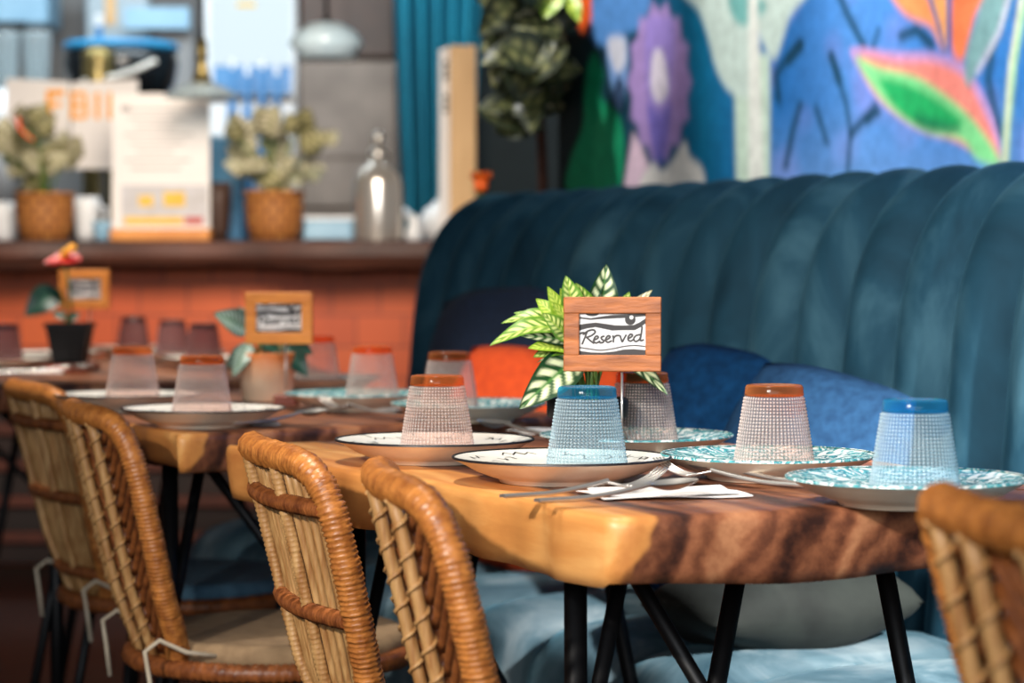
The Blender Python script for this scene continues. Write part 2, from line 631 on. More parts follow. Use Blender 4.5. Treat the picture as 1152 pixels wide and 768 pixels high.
def copy_tree(o, parent=None):
    c = o.copy()
    COL.objects.link(c)
    if parent is not None:
        c.parent = parent
    for ch in list(o.children):
        copy_tree(ch, c)
    return c


# ------------------------------------------------------------------ the room
b = MB()
b.box((-0.6, 5.0, -0.05), (9.0, 15.0, 0.1))
structure(b.build('floor', M['floor']))
b = MB()
b.box((-0.6, 7.5, 3.05), (9.0, 8.0, 0.1))
structure(b.build('ceiling', M['ceiling']))
b = MB()
b.box((-0.6, 10.95, 1.5), (9.0, 0.1, 3.0))
structure(b.build('wall_back', M['plaster']))
b = MB()
b.box((-4.4, 8.0, 1.5), (0.1, 6.0, 3.0))
structure(b.build('wall_left', M['plaster']))

WN = 2.64


def soft(d, w):
    return np.clip(0.5 - d / w, 0, 1)


def paint_mural():
    s0, s1, z0, z1 = 1.2, 5.16, 0.95, 1.9
    st = 0.0075
    ns, nz = int((s1 - s0) / st), int((z1 - z0) / st)
    S, Z = np.meshgrid(np.linspace(s0, s1, ns), np.linspace(z0, z1, nz), indexing='ij')

    def W(px, py):
        return on_n(px, py, WN)

    C = np.zeros(S.shape + (3,))

    def L(c):
        return np.array(lin(c))

    # background: dark at the far end, teal, then blue with violet drifts
    def s_at(px):
        return W(px, 100)[0]
    stops = [(560, (26, 36, 36)), (650, (16, 38, 40)), (705, (14, 60, 78)), (745, (10, 84, 122)), (790, (8, 112, 152)),
             (880, (40, 112, 184)), (960, (74, 130, 196)), (1060, (56, 118, 190)), (1152, (46, 108, 178))]
    xs = np.array([s_at(p) for p, c in stops])[::-1]
    for k in range(3):
        C[..., k] = np.interp(S, xs, np.array([L(c)[k] for p, c in stops])[::-1])
    nzf = sum(np.sin(S * a + Z * bb + ph) for a, bb, ph in ((9, 13, 0), (17, -11, 1), (31, 23, 2), (-23, 37, 3))) / 4
    g = np.clip((nzf - 0.05) * 1.6, 0, 1)[..., None] * (S < s_at(860))[..., None]
    C = C * (1 - 0.55 * g) + L((132, 138, 214)) * 0.55 * g
    low = np.clip((W(960, 110)[1] - Z) / 0.22, 0, 1)[..., None] * (S < s_at(870))[..., None]
    C = C * (1 - 0.62 * low) + L((122, 164, 220)) * 0.62 * low

    def blend(mask, c, a=1.0):
        nonlocal C
        m = (mask * a)[..., None]
        C = C * (1 - m) + (L(c) if isinstance(c, tuple) else c) * m

    def poly(pts, w=0.02):
        P = np.array([W(*p) for p in pts])
        ins = np.zeros(S.shape, bool)
        dist = np.full(S.shape, 9.0)
        n = len(P)
        for i in range(n):
            x1, y1 = P[i]
            x2, y2 = P[(i + 1) % n]
            if y1 != y2:
                cond = ((y1 > Z) != (y2 > Z)) & (S < (x2 - x1) * (Z - y1) / (y2 - y1) + x1)
                ins ^= cond
            dx, dy = x2 - x1, y2 - y1
            t = np.clip(((S - x1) * dx + (Z - y1) * dy) / (dx * dx + dy * dy + 1e-12), 0, 1)
            dist = np.minimum(dist, np.hypot(S - x1 - t * dx, Z - y1 - t * dy))
        return soft(np.where(ins, -dist, dist), w)

    def smooth(pts, k=6):
        out = []
        n = len(pts)
        for i in range(n):
            p0, p1, p2, p3 = [np.array(pts[(i + j - 1) % n], float) for j in range(4)]
            for t in np.linspace(0, 1, k, endpoint=False):
                out.append(tuple(0.5 * (2 * p1 + (p2 - p0) * t + (2 * p0 - 5 * p1 + 4 * p2 - p3) * t * t + (3 * p1 - p0 - 3 * p2 + p3) * t ** 3)))
        return out

    def stroke(pts, wpx, w=0.016):
        P = np.array([W(*p) for p in pts])
        m = np.zeros(S.shape)
        for i in range(len(P) - 1):
            x1, y1 = P[i]
            dx, dy = P[i + 1] - P[i]
            t = np.clip(((S - x1) * dx + (Z - y1) * dy) / (dx * dx + dy * dy + 1e-12), 0, 1)
            d = np.hypot(S - x1 - t * dx, Z - y1 - t * dy)
            hw = wpx * 0.5 * 4.6 / FPX
            m = np.maximum(m, soft(d - hw, w))
        return m

    # blue bloom and drooping petal, orange tip
    blend(poly(smooth([(662, 0), (728, -10), (722, 28), (700, 40), (680, 52), (664, 40)])), (84, 138, 200))
    blend(poly(smooth([(683, 44), (704, 42), (706, 85), (697, 122), (688, 95)])), (122, 160, 214))
    blend(poly(smooth([(684, 46), (702, 44), (703, 72), (692, 80)])), (206, 206, 216))
    blend(poly(smooth([(648, -10), (664, -10), (664, 30), (652, 34)])), (232, 92, 30))
    # cactus
    blend(poly(smooth([(668, 60), (678, 82), (676, 110), (696, 130), (702, 170), (692, 215), (640, 215), (642, 180), (656, 140), (658, 90)])), (18, 146, 98))
    blend(poly(smooth([(676, 125), (690, 150), (690, 215), (668, 215), (668, 150)])), (48, 172, 118), 0.6)
    # purple bloom
    edge = []
    for i in range(28):
        a = 2 * PI * i / 28
        r = 1.0 + (0.09 if i % 2 else -0.05)
        edge.append((742 + 33 * r * math.sin(a), 92 - 84 * r * math.cos(a)))
    blend(poly(edge), (172, 142, 200))
    blend(poly(smooth([(726, 30), (742, 18), (760, 32), (752, 118), (740, 190), (728, 120)])), (136, 122, 204), 0.55)
    blend(poly(smooth([(735, 60), (746, 60), (752, 100), (741, 116), (732, 98)])), (226, 216, 226), 0.95)
    blend(poly(smooth([(728, 120), (742, 128), (756, 118), (748, 176), (738, 178)])), (98, 92, 178), 0.7)
    # pale blossoms at the foot
    blend(poly([(702, 212), (712, 150), (722, 165), (740, 212)]), (238, 206, 222))
    blend(poly(smooth([(722, 212), (734, 184), (744, 192), (756, 182), (770, 160), (776, 176), (790, 190), (786, 212)])), (246, 240, 232))
    # white lily and its thick stem
    blend(poly([(826, 60), (866, 60), (866, 215), (828, 215)]), (206, 228, 208))
    blend(poly(smooth([(768, -20), (905, -20), (888, 20), (872, 66), (858, 48), (852, 40), (848, 98), (838, 110), (820, 102), (806, 78), (796, 40), (786, 12)])), (204, 222, 212))
    blend(poly(smooth([(820, -6), (846, -6), (862, 8), (842, 28), (826, 22)])), (60, 168, 164), 0.75)
    blend(poly([(842, -10), (852, -10), (860, 215), (842, 215)]), (238, 240, 230))
    # small dark sprigs
    for pts, w in (([(944, -6), (956, 22), (972, 52)], 8), ([(934, 62), (942, 84), (952, 118), (957, 150), (954, 190)], 6), ([(988, 126), (972, 134), (958, 150)], 8),
                   ([(900, 50), (884, 68), (873, 84), (876, 112)], 9), ([(900, 118), (892, 146), (884, 186)], 8), ([(918, 122), (924, 140), (930, 160)], 6),
                   ([(1014, 40), (1032, 34), (1048, 50)], 9), ([(988, 34), (982, 52)], 5), ([(984, 120), (976, 134)], 9), ([(936, 64), (944, 90)], 9), ([(900, 52), (888, 66)], 12)):
        blend(stroke(pts, w * 1.35), (16, 60, 84), 0.92)
    # big leaf: violet rim, salmon band, green body
    blend(poly([(1128, -10), (1152, -10), (1152, 190), (1120, 190)]), (34, 96, 150), 0.5)
    blend(stroke([(1118, 40), (1112, 90), (1124, 150)], 14), (18, 58, 80), 0.8)
    leaf = smooth([(958, 54), (1004, 58), (1052, 60), (1086, 74), (1108, 110), (1122, 148), (1126, 182), (1104, 178), (1084, 162), (1042, 152), (1008, 132), (984, 108), (968, 82)])
    blend(poly(leaf, 0.014), (176, 140, 190))
    blend(poly(smooth([(968, 62), (1010, 68), (1052, 70), (1084, 86), (1102, 116), (1120, 158), (1122, 180), (1100, 172), (1060, 150), (1012, 128), (982, 100)])), (226, 130, 118))
    blend(poly(smooth([(964, 66), (990, 76), (1030, 86), (1062, 106), (1090, 130), (1116, 164), (1124, 186), (1100, 180), (1082, 158), (1044, 148), (1010, 128), (986, 104)])), (122, 204, 136))
    blend(poly(smooth([(990, 90), (1020, 94), (1054, 112), (1082, 136), (1070, 146), (1036, 142), (1008, 122)])), (18, 158, 88), 0.95)
    blend(poly(smooth([(1030, 130), (1058, 136), (1080, 146), (1060, 148), (1040, 144)])), (20, 90, 70), 0.7)
    # orange flower and grey leaf above it
    blend(poly(smooth([(1000, -14), (1034, -14), (1052, 14), (1060, 52), (1046, 30), (1018, 16)])), (236, 138, 84))
    blend(poly(smooth([(1044, -14), (1064, -14), (1066, 50), (1058, 48)])), (232, 160, 96))
    blend(poly(smooth([(1074, -14), (1116, -14), (1098, 16), (1084, 66), (1070, 52)])), (232, 120, 76))
    blend(stroke([(1044, -10), (1056, 30), (1062, 56)], 6), (30, 84, 150))
    blend(stroke([(1068, -10), (1068, 54)], 6), (30, 84, 150))
    blend(poly(smooth([(1112, -14), (1138, -14), (1126, 36), (1104, 74), (1088, 96), (1086, 66), (1096, 28)])), (112, 150, 152))
    blend(stroke([(1136, -8), (1124, 36), (1100, 80)], 5), (196, 186, 206), 0.9)
    blend(stroke([(1152, 0), (1140, 70), (1134, 130), (1130, 190)], 12), (150, 196, 148))
    blend(stroke([(1148, 0), (1136, 80), (1130, 190)], 5), (206, 190, 176), 0.8)
    return S, Z, np.clip(C, 0, 1)


S, Z, C = paint_mural()
b = MB()
ns, nz = S.shape
X = U.x * S + N.x * WN
Y = U.y * S + N.y * WN
verts = np.stack([X, Y, Z], -1).reshape(-1, 3)
i, j = np.meshgrid(np.arange(ns - 1), np.arange(nz - 1), indexing='ij')
a = (i * nz + j).ravel()
faces = np.stack([a, a + nz, a + nz + 1, a + 1], -1).tolist()
b.add(verts.tolist(), faces, 0, False, C.reshape(-1, 3).tolist())
R26 = Matrix.Rotation(BA, 3, 'Z')
# the rest of the wall: above, below and its thickness
for (za, zb) in ((0.0, 0.95), (1.9, 3.0)):
    b.box(un((1.2 + 5.16) / 2, WN + 0.06, (za + zb) / 2), (0.12, 3.96, zb - za), 1, R26)
b.box(un((1.2 + 5.16) / 2, WN + 0.0655, 1.425), (0.125, 3.96, 0.95), 1, R26)
structure(b.build('wall_right', [M['mural'], M['charcoal']], fixn=False))

# ------------------------------------------------------------------ banquette
bq = thing('banquette', 'long deep teal velvet banquette with channel tufted back running along the mural wall', 'bench', un(3.6, 2.1, 0))
BO = Vector(bq.location)


def channel_sheet(prof, u0, u1, width, bulge, per, name, mat, spread=2.6):
    nch = int(round((u1 - u0) / width))
    cols = []
    prof = [Vector((p[0], p[1])) for p in prof]
    pn = []
    for k in range(len(prof)):
        t = (prof[min(k + 1, len(prof) - 1)] - prof[max(k - 1, 0)]).normalized()
        pn.append(Vector((-t.y, t.x)))
    for c in range(nch):
        for q in range(per):
            f = q / per
            cols.append((u0 + (c + f) * (u1 - u0) / nch, bulge * (1 - abs(2 * f - 1) ** spread)))
    cols.append((u1, 0))
    rows = []
    for (u, h) in cols:
        endf = 0.0
        rows.append([un(u, p.x + nv.x * h, p.y + nv.y * h) - BO for p, nv in zip(prof, pn)])
    b = MB()
    b.grid(rows)
    for row in (rows[0], rows[-1]):
        b.add(row, [tuple(range(len(row)))], 0, False)
    return b.build(name, mat, bq)


def resample(pts, n):
    P = [np.array(p, float) for p in pts]
    out = []
    for i in range(len(P) - 1):
        p0, p1, p2, p3 = P[max(i - 1, 0)], P[i], P[i + 1], P[min(i + 2, len(P) - 1)]
        for t in np.linspace(0, 1, n, endpoint=False):
            out.append(tuple(0.5 * (2 * p1 + (p2 - p0) * t + (2 * p0 - 5 * p1 + 4 * p2 - p3) * t * t + (3 * p1 - p0 - 3 * p2 + p3) * t ** 3)))
    out.append(tuple(P[-1]))
    return out


back_prof = resample([(2.215, .40), (2.23, .55), (2.255, .74), (2.268, .88), (2.285, .97), (2.32, 1.05), (2.37, 1.10), (2.43, 1.118), (2.475, 1.10), (2.50, 1.04), (2.505, .95), (2.505, .5), (2.505, 0.1)], 4)
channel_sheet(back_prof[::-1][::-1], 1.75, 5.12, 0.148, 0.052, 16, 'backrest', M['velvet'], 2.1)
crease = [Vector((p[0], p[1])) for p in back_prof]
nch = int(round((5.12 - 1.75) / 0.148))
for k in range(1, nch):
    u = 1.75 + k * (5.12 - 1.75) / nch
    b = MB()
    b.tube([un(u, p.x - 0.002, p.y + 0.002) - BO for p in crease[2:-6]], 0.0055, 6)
    b.build('seam_shade', M['seam_shade'], bq)  # added dark tubes that put crease shade into the channel seams
seat_prof = resample([(1.735, .12), (1.72, .22), (1.705, .31), (1.71, .37), (1.745, .405), (1.83, .418), (2.0, .42), (2.18, .41), (2.28, .40)], 4)
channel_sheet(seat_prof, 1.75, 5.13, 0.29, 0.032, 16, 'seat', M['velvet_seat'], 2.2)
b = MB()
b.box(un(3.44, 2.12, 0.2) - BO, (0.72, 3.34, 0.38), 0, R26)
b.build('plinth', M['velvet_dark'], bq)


def pillow(name, label, pos, size, thick, rot, mat, group=None):
    n = 22
    top, bot = [], []
    for i in range(n + 1):
        r1, r2 = [], []
        for j in range(n + 1):
            x, y = 2 * i / n - 1, 2 * j / n - 1
            h = thick / 2 * max(0.0, (1 - abs(x) ** 2.6) * (1 - abs(y) ** 2.6)) ** 0.55
            pin = 1 + 0.05 * (1 - abs(x) ** 2) - 0.03 * abs(x) ** 4
            pin2 = 1 + 0.05 * (1 - abs(y) ** 2) - 0.03 * abs(y) ** 4
            w = 0.006 * math.sin(5 * x + 3 * y)
            px, py = size[0] / 2 * x * pin2, size[1] / 2 * y * pin
            r1.append((px, py, h + w))
            r2.append((px, py, -h + w))
        top.append(r1)
        bot.append(r2)
    b = MB()
    b.grid(top)
    b.grid(bot)
    o = b.build(name, mat)
    import bmesh
    bm = bmesh.new()
    bm.from_mesh(o.data)
    bmesh.ops.remove_doubles(bm, verts=bm.verts, dist=0.0005)
    bmesh.ops.recalc_face_normals(bm, faces=bm.faces)
    bm.to_mesh(o.data)
    bm.free()
    o.location = pos
    o.rotation_euler = rot
    return tag(o, label, 'cushion', group)


def lean(u, n, z, yaw=0.0, tilt=18, roll=0.0):
    # stands on the seat leaning on the back: local y is up, local z faces the table (-N)
    up = Vector((0, 0, 1))
    f = (-N).normalized()
    f = Matrix.Rotation(math.radians(yaw), 3, 'Z') @ f
    side = up.cross(f).normalized()
    R = Matrix((side, up, f)).transposed()
    R = R @ Matrix.Rotation(math.radians(-tilt), 3, 'X') @ Matrix.Rotation(math.radians(roll), 3, 'Z')
    return un(u, n, z), R.to_euler()


def un_at(px, n):
    d = ray(px, 400)
    t = n / d.dot(N)
    return (d * t).dot(U)


G_P = 'loose cushions on the banquette'
p, r = lean(un_at(780, 2.03), 2.03, 0.665, 6, 14, -3)
pillow('cushion', 'navy blue square cushion leaning on the banquette behind the sign on the nearest table', p, (0.31, 0.40), 0.15, r, M['navy'], G_P)
p, r = lean(un_at(903, 2.02), 2.02, 0.665, 16, 18, -9)
pillow('cushion', 'slumped denim blue cushion on the banquette behind the tumbler with orange base', p, (0.34, 0.35), 0.15, r, M['navy2'], G_P)
p, r = lean(un_at(588, 2.0), 2.0, 0.64, 24, 14, -6)
pillow('cushion', 'bright orange cushion on the banquette left of the reserved sign', p, (0.40, 0.40), 0.14, r, M['orange_fabric'], G_P)
p, r = lean(un_at(540, 2.06), 2.06, 0.70, 6, 10, 4)
pillow('cushion', 'midnight blue cushion in the shaded far end of the banquette', p, (0.42, 0.50), 0.12, r, M['midnight'], G_P)
pp = un(un_at(880, 1.93), 1.93, 0.500)
o = pillow('cushion', 'dark olive cushion lying flat on the banquette seat under the nearest table', pp, (0.36, 0.25), 0.14, (0, 0, BA), M['olive_fabric'], G_P)

# ------------------------------------------------------------------ slab tables
TOP = 0.75


def slab_table(label, FL, rz, outline, thick, seed, legs_len):
    """outline: local corners FL(0,0) -> FR -> BR -> BL; x along the near end, y along the length"""
    t = thing('slab_table', label, 'table', (FL[0], FL[1], 0), rz, 'live edge slab tables along the banquette')
    rs = random.Random(seed)
    ph = [rs.uniform(0, 6.28) for _ in range(6)]
    pts = []
    n = len(outline)
    for i in range(n):
        p, q = Vector(outline[i]), Vector(outline[(i + 1) % n])
        m = 60
        for k in range(m):
            f = k / m
            e = p.lerp(q, f)
            d = (q - p).normalized()
            nv = Vector((d.y, -d.x))
            amp = 0.006 if i in (0, 2) else 0.012
            s = f * (q - p).length
            wob = amp * (math.sin(s * 9 + ph[i]) + 0.6 * math.sin(s * 21 + ph[(i + 1) % 6]) + 0.25 * math.sin(s * 63 + ph[(i + 2) % 6]))
            wob *= min(1, 6 * f, 6 * (1 - f))
            # soften the corners
            cr = 0.022
            if s < cr:
                wob -= 0.4 * (cr - s)
            L = (q - p).length
            if L - s < cr:
                wob -= 0.4 * (cr - (L - s))
            pts.append(e + nv * wob)
    c = sum(pts, Vector((0, 0))) / len(pts)
    prof = [(0.0, 0.0), (0.0, 0.004), (-0.004, 0.0)]
    levels = [(0.93, TOP), (0.992, TOP), (1.0, TOP - 0.004), (1.003, TOP - 0.012), (1.0, TOP - thick * 0.45), (0.992, TOP - thick * 0.8), (0.985, TOP - thick), (0.9, TOP - thick)]
    rows = []
    for s, z in [(0.02, TOP), (0.5, TOP)] + levels + [(0.4, TOP - thick)]:
        rows.append([(c.x + (p.x - c.x) * s, c.y + (p.y - c.y) * s,
                      z + (0.004 * math.sin(3 * k / 20 + ph[0]) if z < TOP - thick * 0.3 else 0)) for k, p in enumerate(pts)])
    b = MB()
    b.grid(rows, 0, True, cv=True)
    b.add(rows[0], [tuple(range(len(pts)))], 0, False)
    b.add(rows[-1], [tuple(range(len(pts)))], 0, False)
    top = b.build('tabletop', M['slab'], t)
    # black steel legs
    zb = TOP - thick
    for yy in legs_len:
        xl = max(0.0, outline[3][0] / outline[3][1] * yy)
        fr = (yy - outline[1][1]) / (outline[2][1] - outline[1][1])
        W = outline[1][0] + (outline[2][0] - outline[1][0]) * fr - xl
        W = min(W, outline[1][0])
        q = MB()
        q.tube([(xl + 0.047, yy, zb + 0.004), (xl + 0.050, yy, 0.0)], 0.0135, 8)
        q.tube([(xl + 0.105, yy, zb + 0.004), (xl - 0.04, yy + 0.01, 0.0)], 0.0095, 8)
        q.box((xl + 0.085, yy, zb - 0.002), (0.14, 0.05, 0.008))
        q.build('leg', M['black_metal'], t)
        q = MB()
        q.tube([(xl + W * 0.42, yy + 0.02, zb + 0.004), (xl + W * 0.42 - 0.14, yy + 0.02, 0.0)], 0.0115, 8)
        q.tube([(xl + W * 0.71, yy + 0.02, zb + 0.004), (xl + W * 0.71 + 0.15, yy + 0.02, 0.0)], 0.0115, 8)
        q.box((xl + W * 0.565, yy + 0.02, zb - 0.002), (W * 0.36, 0.05, 0.008))
        q.build('leg', M['black_metal'], t)
        q = MB()
        q.tube([(xl + 0.115, yy + 0.012, zb - 0.003), (xl + W - 0.08, yy + 0.01, 0.01)], 0.0095, 8)
        q.build('cross_brace', M['black_metal'], t)
    return t


def loc2(p, FL, rz):
    d = Vector((p[0] - FL[0], p[1] - FL[1]))
    c, s = math.cos(-rz), math.sin(-rz)
    return (d.x * c - d.y * s, d.x * s + d.y * c)


def quad_table(label, corners, thick, seed, legs):
    FL, FR = corners[0], corners[1]
    rz = math.atan2(FR[1] - FL[1], FR[0] - FL[0])
    return slab_table(label, FL, rz, [loc2(p, FL, rz) for p in corners], thick, seed, legs)


T1 = quad_table('thick live edge slab table nearest the camera with golden sapwood edge', [(0.10, 2.40), (0.68, 2.635), (0.20, 3.66), (-0.41, 3.40)], 0.072, 3, (0.2, 0.95))
T2 = quad_table('live edge slab table behind the nearest one holding the peach plant pot', [(-0.495, 3.60), (0.11, 4.05), (-0.33, 5.06), (-0.97, 4.66)], 0.056, 5, (0.2, 0.95))
T3 = quad_table('slab table farthest back below the bar with the black plant pot', [(-1.15, 5.06), (-0.36, 5.50), (-0.74, 6.95), (-1.75, 6.55)], 0.056, 9, (0.2, 1.2))

# ------------------------------------------------------------------ rattan chairs
def shell(u, v):
    w = 0.192 * (1 - 0.42 * (1 - v) ** 2.4)
    x = -0.185 - 0.092 * v + 0.05 * max(0.0, 0.3 - v) + 0.032 * u * u
    return Vector((x, u * w, 0.40 + 0.380 * v))


def rim_uv(t, n=6.5):
    c, s = math.cos(t), math.sin(t)
    return (math.copysign(abs(c) ** (2 / n), c), 0.5 + 0.5 * math.copysign(abs(s) ** (2 / n), s))


def dense(path, step):
    out = [path[0]]
    for p, q in zip(path[:-1], path[1:]):
        L = (q - p).length
        k = max(1, int(round(L / step)))
        for i in range(1, k + 1):
            out.append(p.lerp(q, i / k))
    return out


def wrapped(b, path, r, closed=False, step=0.0021, seg=10, mi=0):
    p = dense(path + ([path[0]] if closed else []), step)
    if closed:
        p = p[:-1]
    rr = random.Random(3)
    jig = [rr.uniform(-0.05, 0.05) for _ in range(len(p))]
    b.tube(p, r, seg, closed, mi, rf=lambda i, k: 1.0 + 0.085 * (1 if (i + (k * 3) // seg) % 3 else -1) + jig[(i // 3) * 3 % len(p)])


def make_chair(style, label, cushion):
    t = thing('rattan_chair', label, 'chair', (0, 0, 0), 0, 'rattan chairs along the tables')
    rim = [shell(*rim_uv(2 * PI * k / 160)) for k in range(160)]
    b = MB()
    wrapped(b, rim, 0.0165, True)
    b.build('back_frame', M['rattan'], t)
    if style == 'rods':
        b = MB()
        nrod = 17
        for k in range(nrod):
            u = -0.93 + 1.86 * k / (nrod - 1)
            b.tube([shell(u, 0.03 + 0.94 * q / 16) + Vector((0.002, 0, 0)) for q in range(17)], 0.0052, 7)
        b.build('rod_panel', M['rod'], t)
        for v in (0.86, 0.52, 0.16):
            b = MB()
            wrapped(b, [shell(-0.97 + 1.94 * q / 24, v) + Vector((-0.009, 0, 0)) for q in range(25)], 0.010)
            b.build('cross_band', M['rattan_dark'], t)
        for u in (0.42, -0.42):
            b = MB()
            wrapped(b, [shell(u, 0.03 + 0.94 * q / 16) + Vector((-0.008, 0, 0)) for q in range(17)], 0.0075)
            b.build('back_pole', M['rod'], t)
    else:
        b = MB()
        us = [-0.97, -0.5, 0.0, 0.5, 0.97]
        for c in range(4):
            for k in range(-4, 16):
                path = []
                for q in range(9):
                    f = q / 8
                    u = us[c] + (us[c + 1] - us[c]) * f
                    g = 1 - f if c % 2 == 0 else f
                    v = k * 0.064 + 0.24 * g
                    if 0.03 < v < 0.97:
                        path.append(shell(u, v) + Vector((0.004, 0, 0)))
                if len(path) > 2:
                    b.tube(path, 0.0056, 6)
        b.build('herringbone_panel', M['rattan_dark'], t)
        for u in (-0.5, 0.0, 0.5):
            b = MB()
            p = [shell(u, 0.03 + 0.94 * q / 16) + Vector((-0.009, 0, 0)) for q in range(17)]
            b.tube(p, 0.0074, 8)
            # raised binding that spirals up the pole
            d = dense(p, 0.004)
            sp_ = []
            for i, q in enumerate(d):
                a = i * 0.75
                sp_.append(q + Vector((math.cos(a), math.sin(a), 0)) * 0.0086)
            b.tube(sp_, 0.0024, 5)
            b.build('back_pole', M['rod'], t)
    # seat
    ring = [Vector((0.02 + 0.215 * math.cos(a), 0.225 * math.sin(a), 0.405)) for a in [2 * PI * k / 60 for k in range(60)]]
    b = MB()
    wrapped(b, ring, 0.014, True, 0.004)
    b.build('seat_frame', M['rattan_dark'], t)
    b = MB()
    rows = []
    for r, z in ((0.001, 0.400), (0.1, 0.398), (0.205, 0.403), (0.206, 0.396), (0.1, 0.390), (0.001, 0.392)):
        rows.append([(0.02 + r * math.cos(2 * PI * k / 40), r * 1.04 * math.sin(2 * PI * k / 40), z) for k in range(40)])
    b.grid(rows, cv=True)
    b.build('seat', M['rod'], t)
    b = MB()
    rows = []
    for i in range(13):
        a = -PI / 2 + PI * i / 12
        r = 0.185 + 0.018 * math.cos(a)
        rows.append([(0.03 + r * math.cos(2 * PI * k / 40), r * 1.04 * math.sin(2 * PI * k / 40), 0.423 + 0.018 * math.sin(a)) for k in range(40)])
    b.grid(rows, cv=True)
    b.add(rows[0], [tuple(range(40))])
    b.add(rows[-1], [tuple(range(40))])
    cu = b.build('seat_cushion', cushion, t)
    for s in (-1, 1):
        b = MB()
        b.tube([Vector((-0.10, s * 0.155, 0.425)), Vector((-0.150, s * 0.162, 0.435)), Vector((-0.190, s * 0.165, 0.455)), Vector((-0.212, s * 0.168, 0.44)), Vector((-0.206, s * 0.17, 0.40)), Vector((-0.200, s * 0.172, 0.35))], 0.0038, 6)
        b.build('cushion_tie', M['string'], cu)
    for sx in (-1, 1):
        for sy in (-1, 1):
            b = MB()
            b.tube([(0.02 + sx * 0.13, sy * 0.13, 0.395), (0.02 + sx * 0.19, sy * 0.19, 0.0)], 0.0095, 8)
            b.build('leg', M['black_metal'], t)
    return t


def seat_chair(c, top_mid, rz, label=None):
    # top_mid: where the middle of the back's top edge stands
    off = Matrix.Rotation(rz, 3, 'Z') @ shell(0, 1.0)
    c.location = (top_mid[0] - off.x, top_mid[1] - off.y, 0)
    c.rotation_euler = (0, 0, rz)
    if label:
        c['label'] = label
    return c


rods = make_chair('rods', 'rattan chair with upright rods at the far end of the nearest table', M['blue_fabric'])
herr = make_chair('herringbone', 'rattan chair with herringbone back at the near left of the nearest table', M['tan_fabric'])


def mid(px, Y):
    return ((px - 576) / FPX * Y, Y)


seat_chair(rods, mid(293, 2.88), math.radians(17))
seat_chair(herr, mid(428, 2.48), math.radians(10))
c = copy_tree(rods)
seat_chair(c, mid(24, 4.30), math.radians(25), 'leftmost rattan chair with upright rods pushed up to the second table')
c = copy_tree(herr)
seat_chair(c, mid(88, 3.64), math.radians(20), 'rattan chair with herringbone back in front of the second table corner')
c = copy_tree(herr)
seat_chair(c, (0.350, 1.74), math.radians(8), 'blurred rattan chair back close to the camera in the right corner')
c.scale = (1.048, 1.048, 1.048)

# ------------------------------------------------------------------ plates and tumblers
def plate_z(r):
    q = min(1, r / 0.128)
    return 0.0175 + 0.012 * q ** 3


def make_plate(style, seed=1):
    R = 0.128
    prof_in = [(0.0005, plate_z(0))] + [(r, plate_z(r)) for r in np.linspace(0.01, R - 0.003, 22)]
    lip = [(R - 0.003, plate_z(R)), (R - 0.0012, plate_z(R) + 0.0008), (R, plate_z(R)), (R, plate_z(R) - 0.002)]
    out = [(R, plate_z(R) - 0.002), (R - 0.008, plate_z(R) - 0.0055), (R - 0.028, 0.013), (R - 0.045, 0.0065), (R - 0.054, 0.004), (R - 0.056, 0.0), (R - 0.060, 0.0), (R - 0.062, 0.004), (0.0005, 0.005)]
    b = MB()
    b.lathe(prof_in, 96, mi=1)
    b.lathe(lip, 96, mi=2 if style == 'line' else 1)
    b.lathe(out, 96, mi=0)
    if style == 'line':
        rs = random.Random(seed)
        for k in range(34):
            a = 2 * PI * k / 34 + rs.uniform(-0.07, 0.07)
            r0 = rs.uniform(0.072, 0.112)
            pts = [(r0, a)]
            kind = k % 3
            if kind == 0:
                for s in range(4):
                    pts.append((r0 + (0.009 if s % 2 == 0 else 0.0), a + 0.075 * (s + 1)))
            elif kind == 1:
                pts += [(r0 + 0.013, a), (r0 + 0.013, a + 0.08)]
            else:
                pts += [(r0 - 0.01, a + 0.05), (r0 + 0.004, a + 0.10)]
            for (ra, aa), (rb, ab) in zip(pts[:-1], pts[1:]):
                ra, rb = min(ra, 0.123), min(rb, 0.123)
                p = Vector((ra * math.cos(aa), ra * math.sin(aa), plate_z(ra) + 0.0004))
                q = Vector((rb * math.cos(ab), rb * math.sin(ab), plate_z(rb) + 0.0004))
                d = (q - p).normalized().cross(Vector((0, 0, 1))) * 0.0009
                b.add([p - d, p + d, q + d, q - d], [(0, 1, 2, 3)], 2, False)
    o = b.build('dinner_plate', [M['plate_out'], M['plate_teal' if style == 'teal' else 'plate_in'], M['plate_line']])
    o.data.name = style + '_plate'
    return o


def make_glass(body, base):
    H, RB, RT = 0.0925, 0.0470, 0.0345
    hz = 0.079
    t = thing('tumbler', '-', 'glass', (0, 0, 0))
    b = MB()
    rows, cols = 20 * 4, 60 * 4
    P, UVs = [], []
    for i in range(rows + 1):
        f = i / rows
        z = hz * f
        rr = RB + (RT - RB) * f
        row = []
        for k in range(cols):
            a = 2 * PI * k / cols
            bump = 0.0 if f < 0.03 or f > 0.975 else 0.0014 * (abs(math.sin(PI * f * 20)) ** 0.7) * (abs(math.sin(a * 30)) ** 0.7)
            row.append(((rr + bump) * math.cos(a), (rr + bump) * math.sin(a), z))
        P.append(row)
        UVs.append([((k / 4) if k <= cols // 2 else (cols - k) / 4, f * 20) for k in range(cols)])
    b.grid(P, cv=True, uvs=UVs)
    b.build('body', M[body], t)
    b = MB()
    b.lathe([(0.0005, hz), (RT - 0.004, hz), (RT + 0.0004, hz + 0.001), (RT - 0.0002, hz + 0.004), (RT - 0.0006, H - 0.003), (RT - 0.002, H - 0.0006), (RT - 0.004, H), (RT - 0.008, H - 0.0012), (0.0005, H - 0.002)], 64)
    b.build('base', M[base], t)
    return t


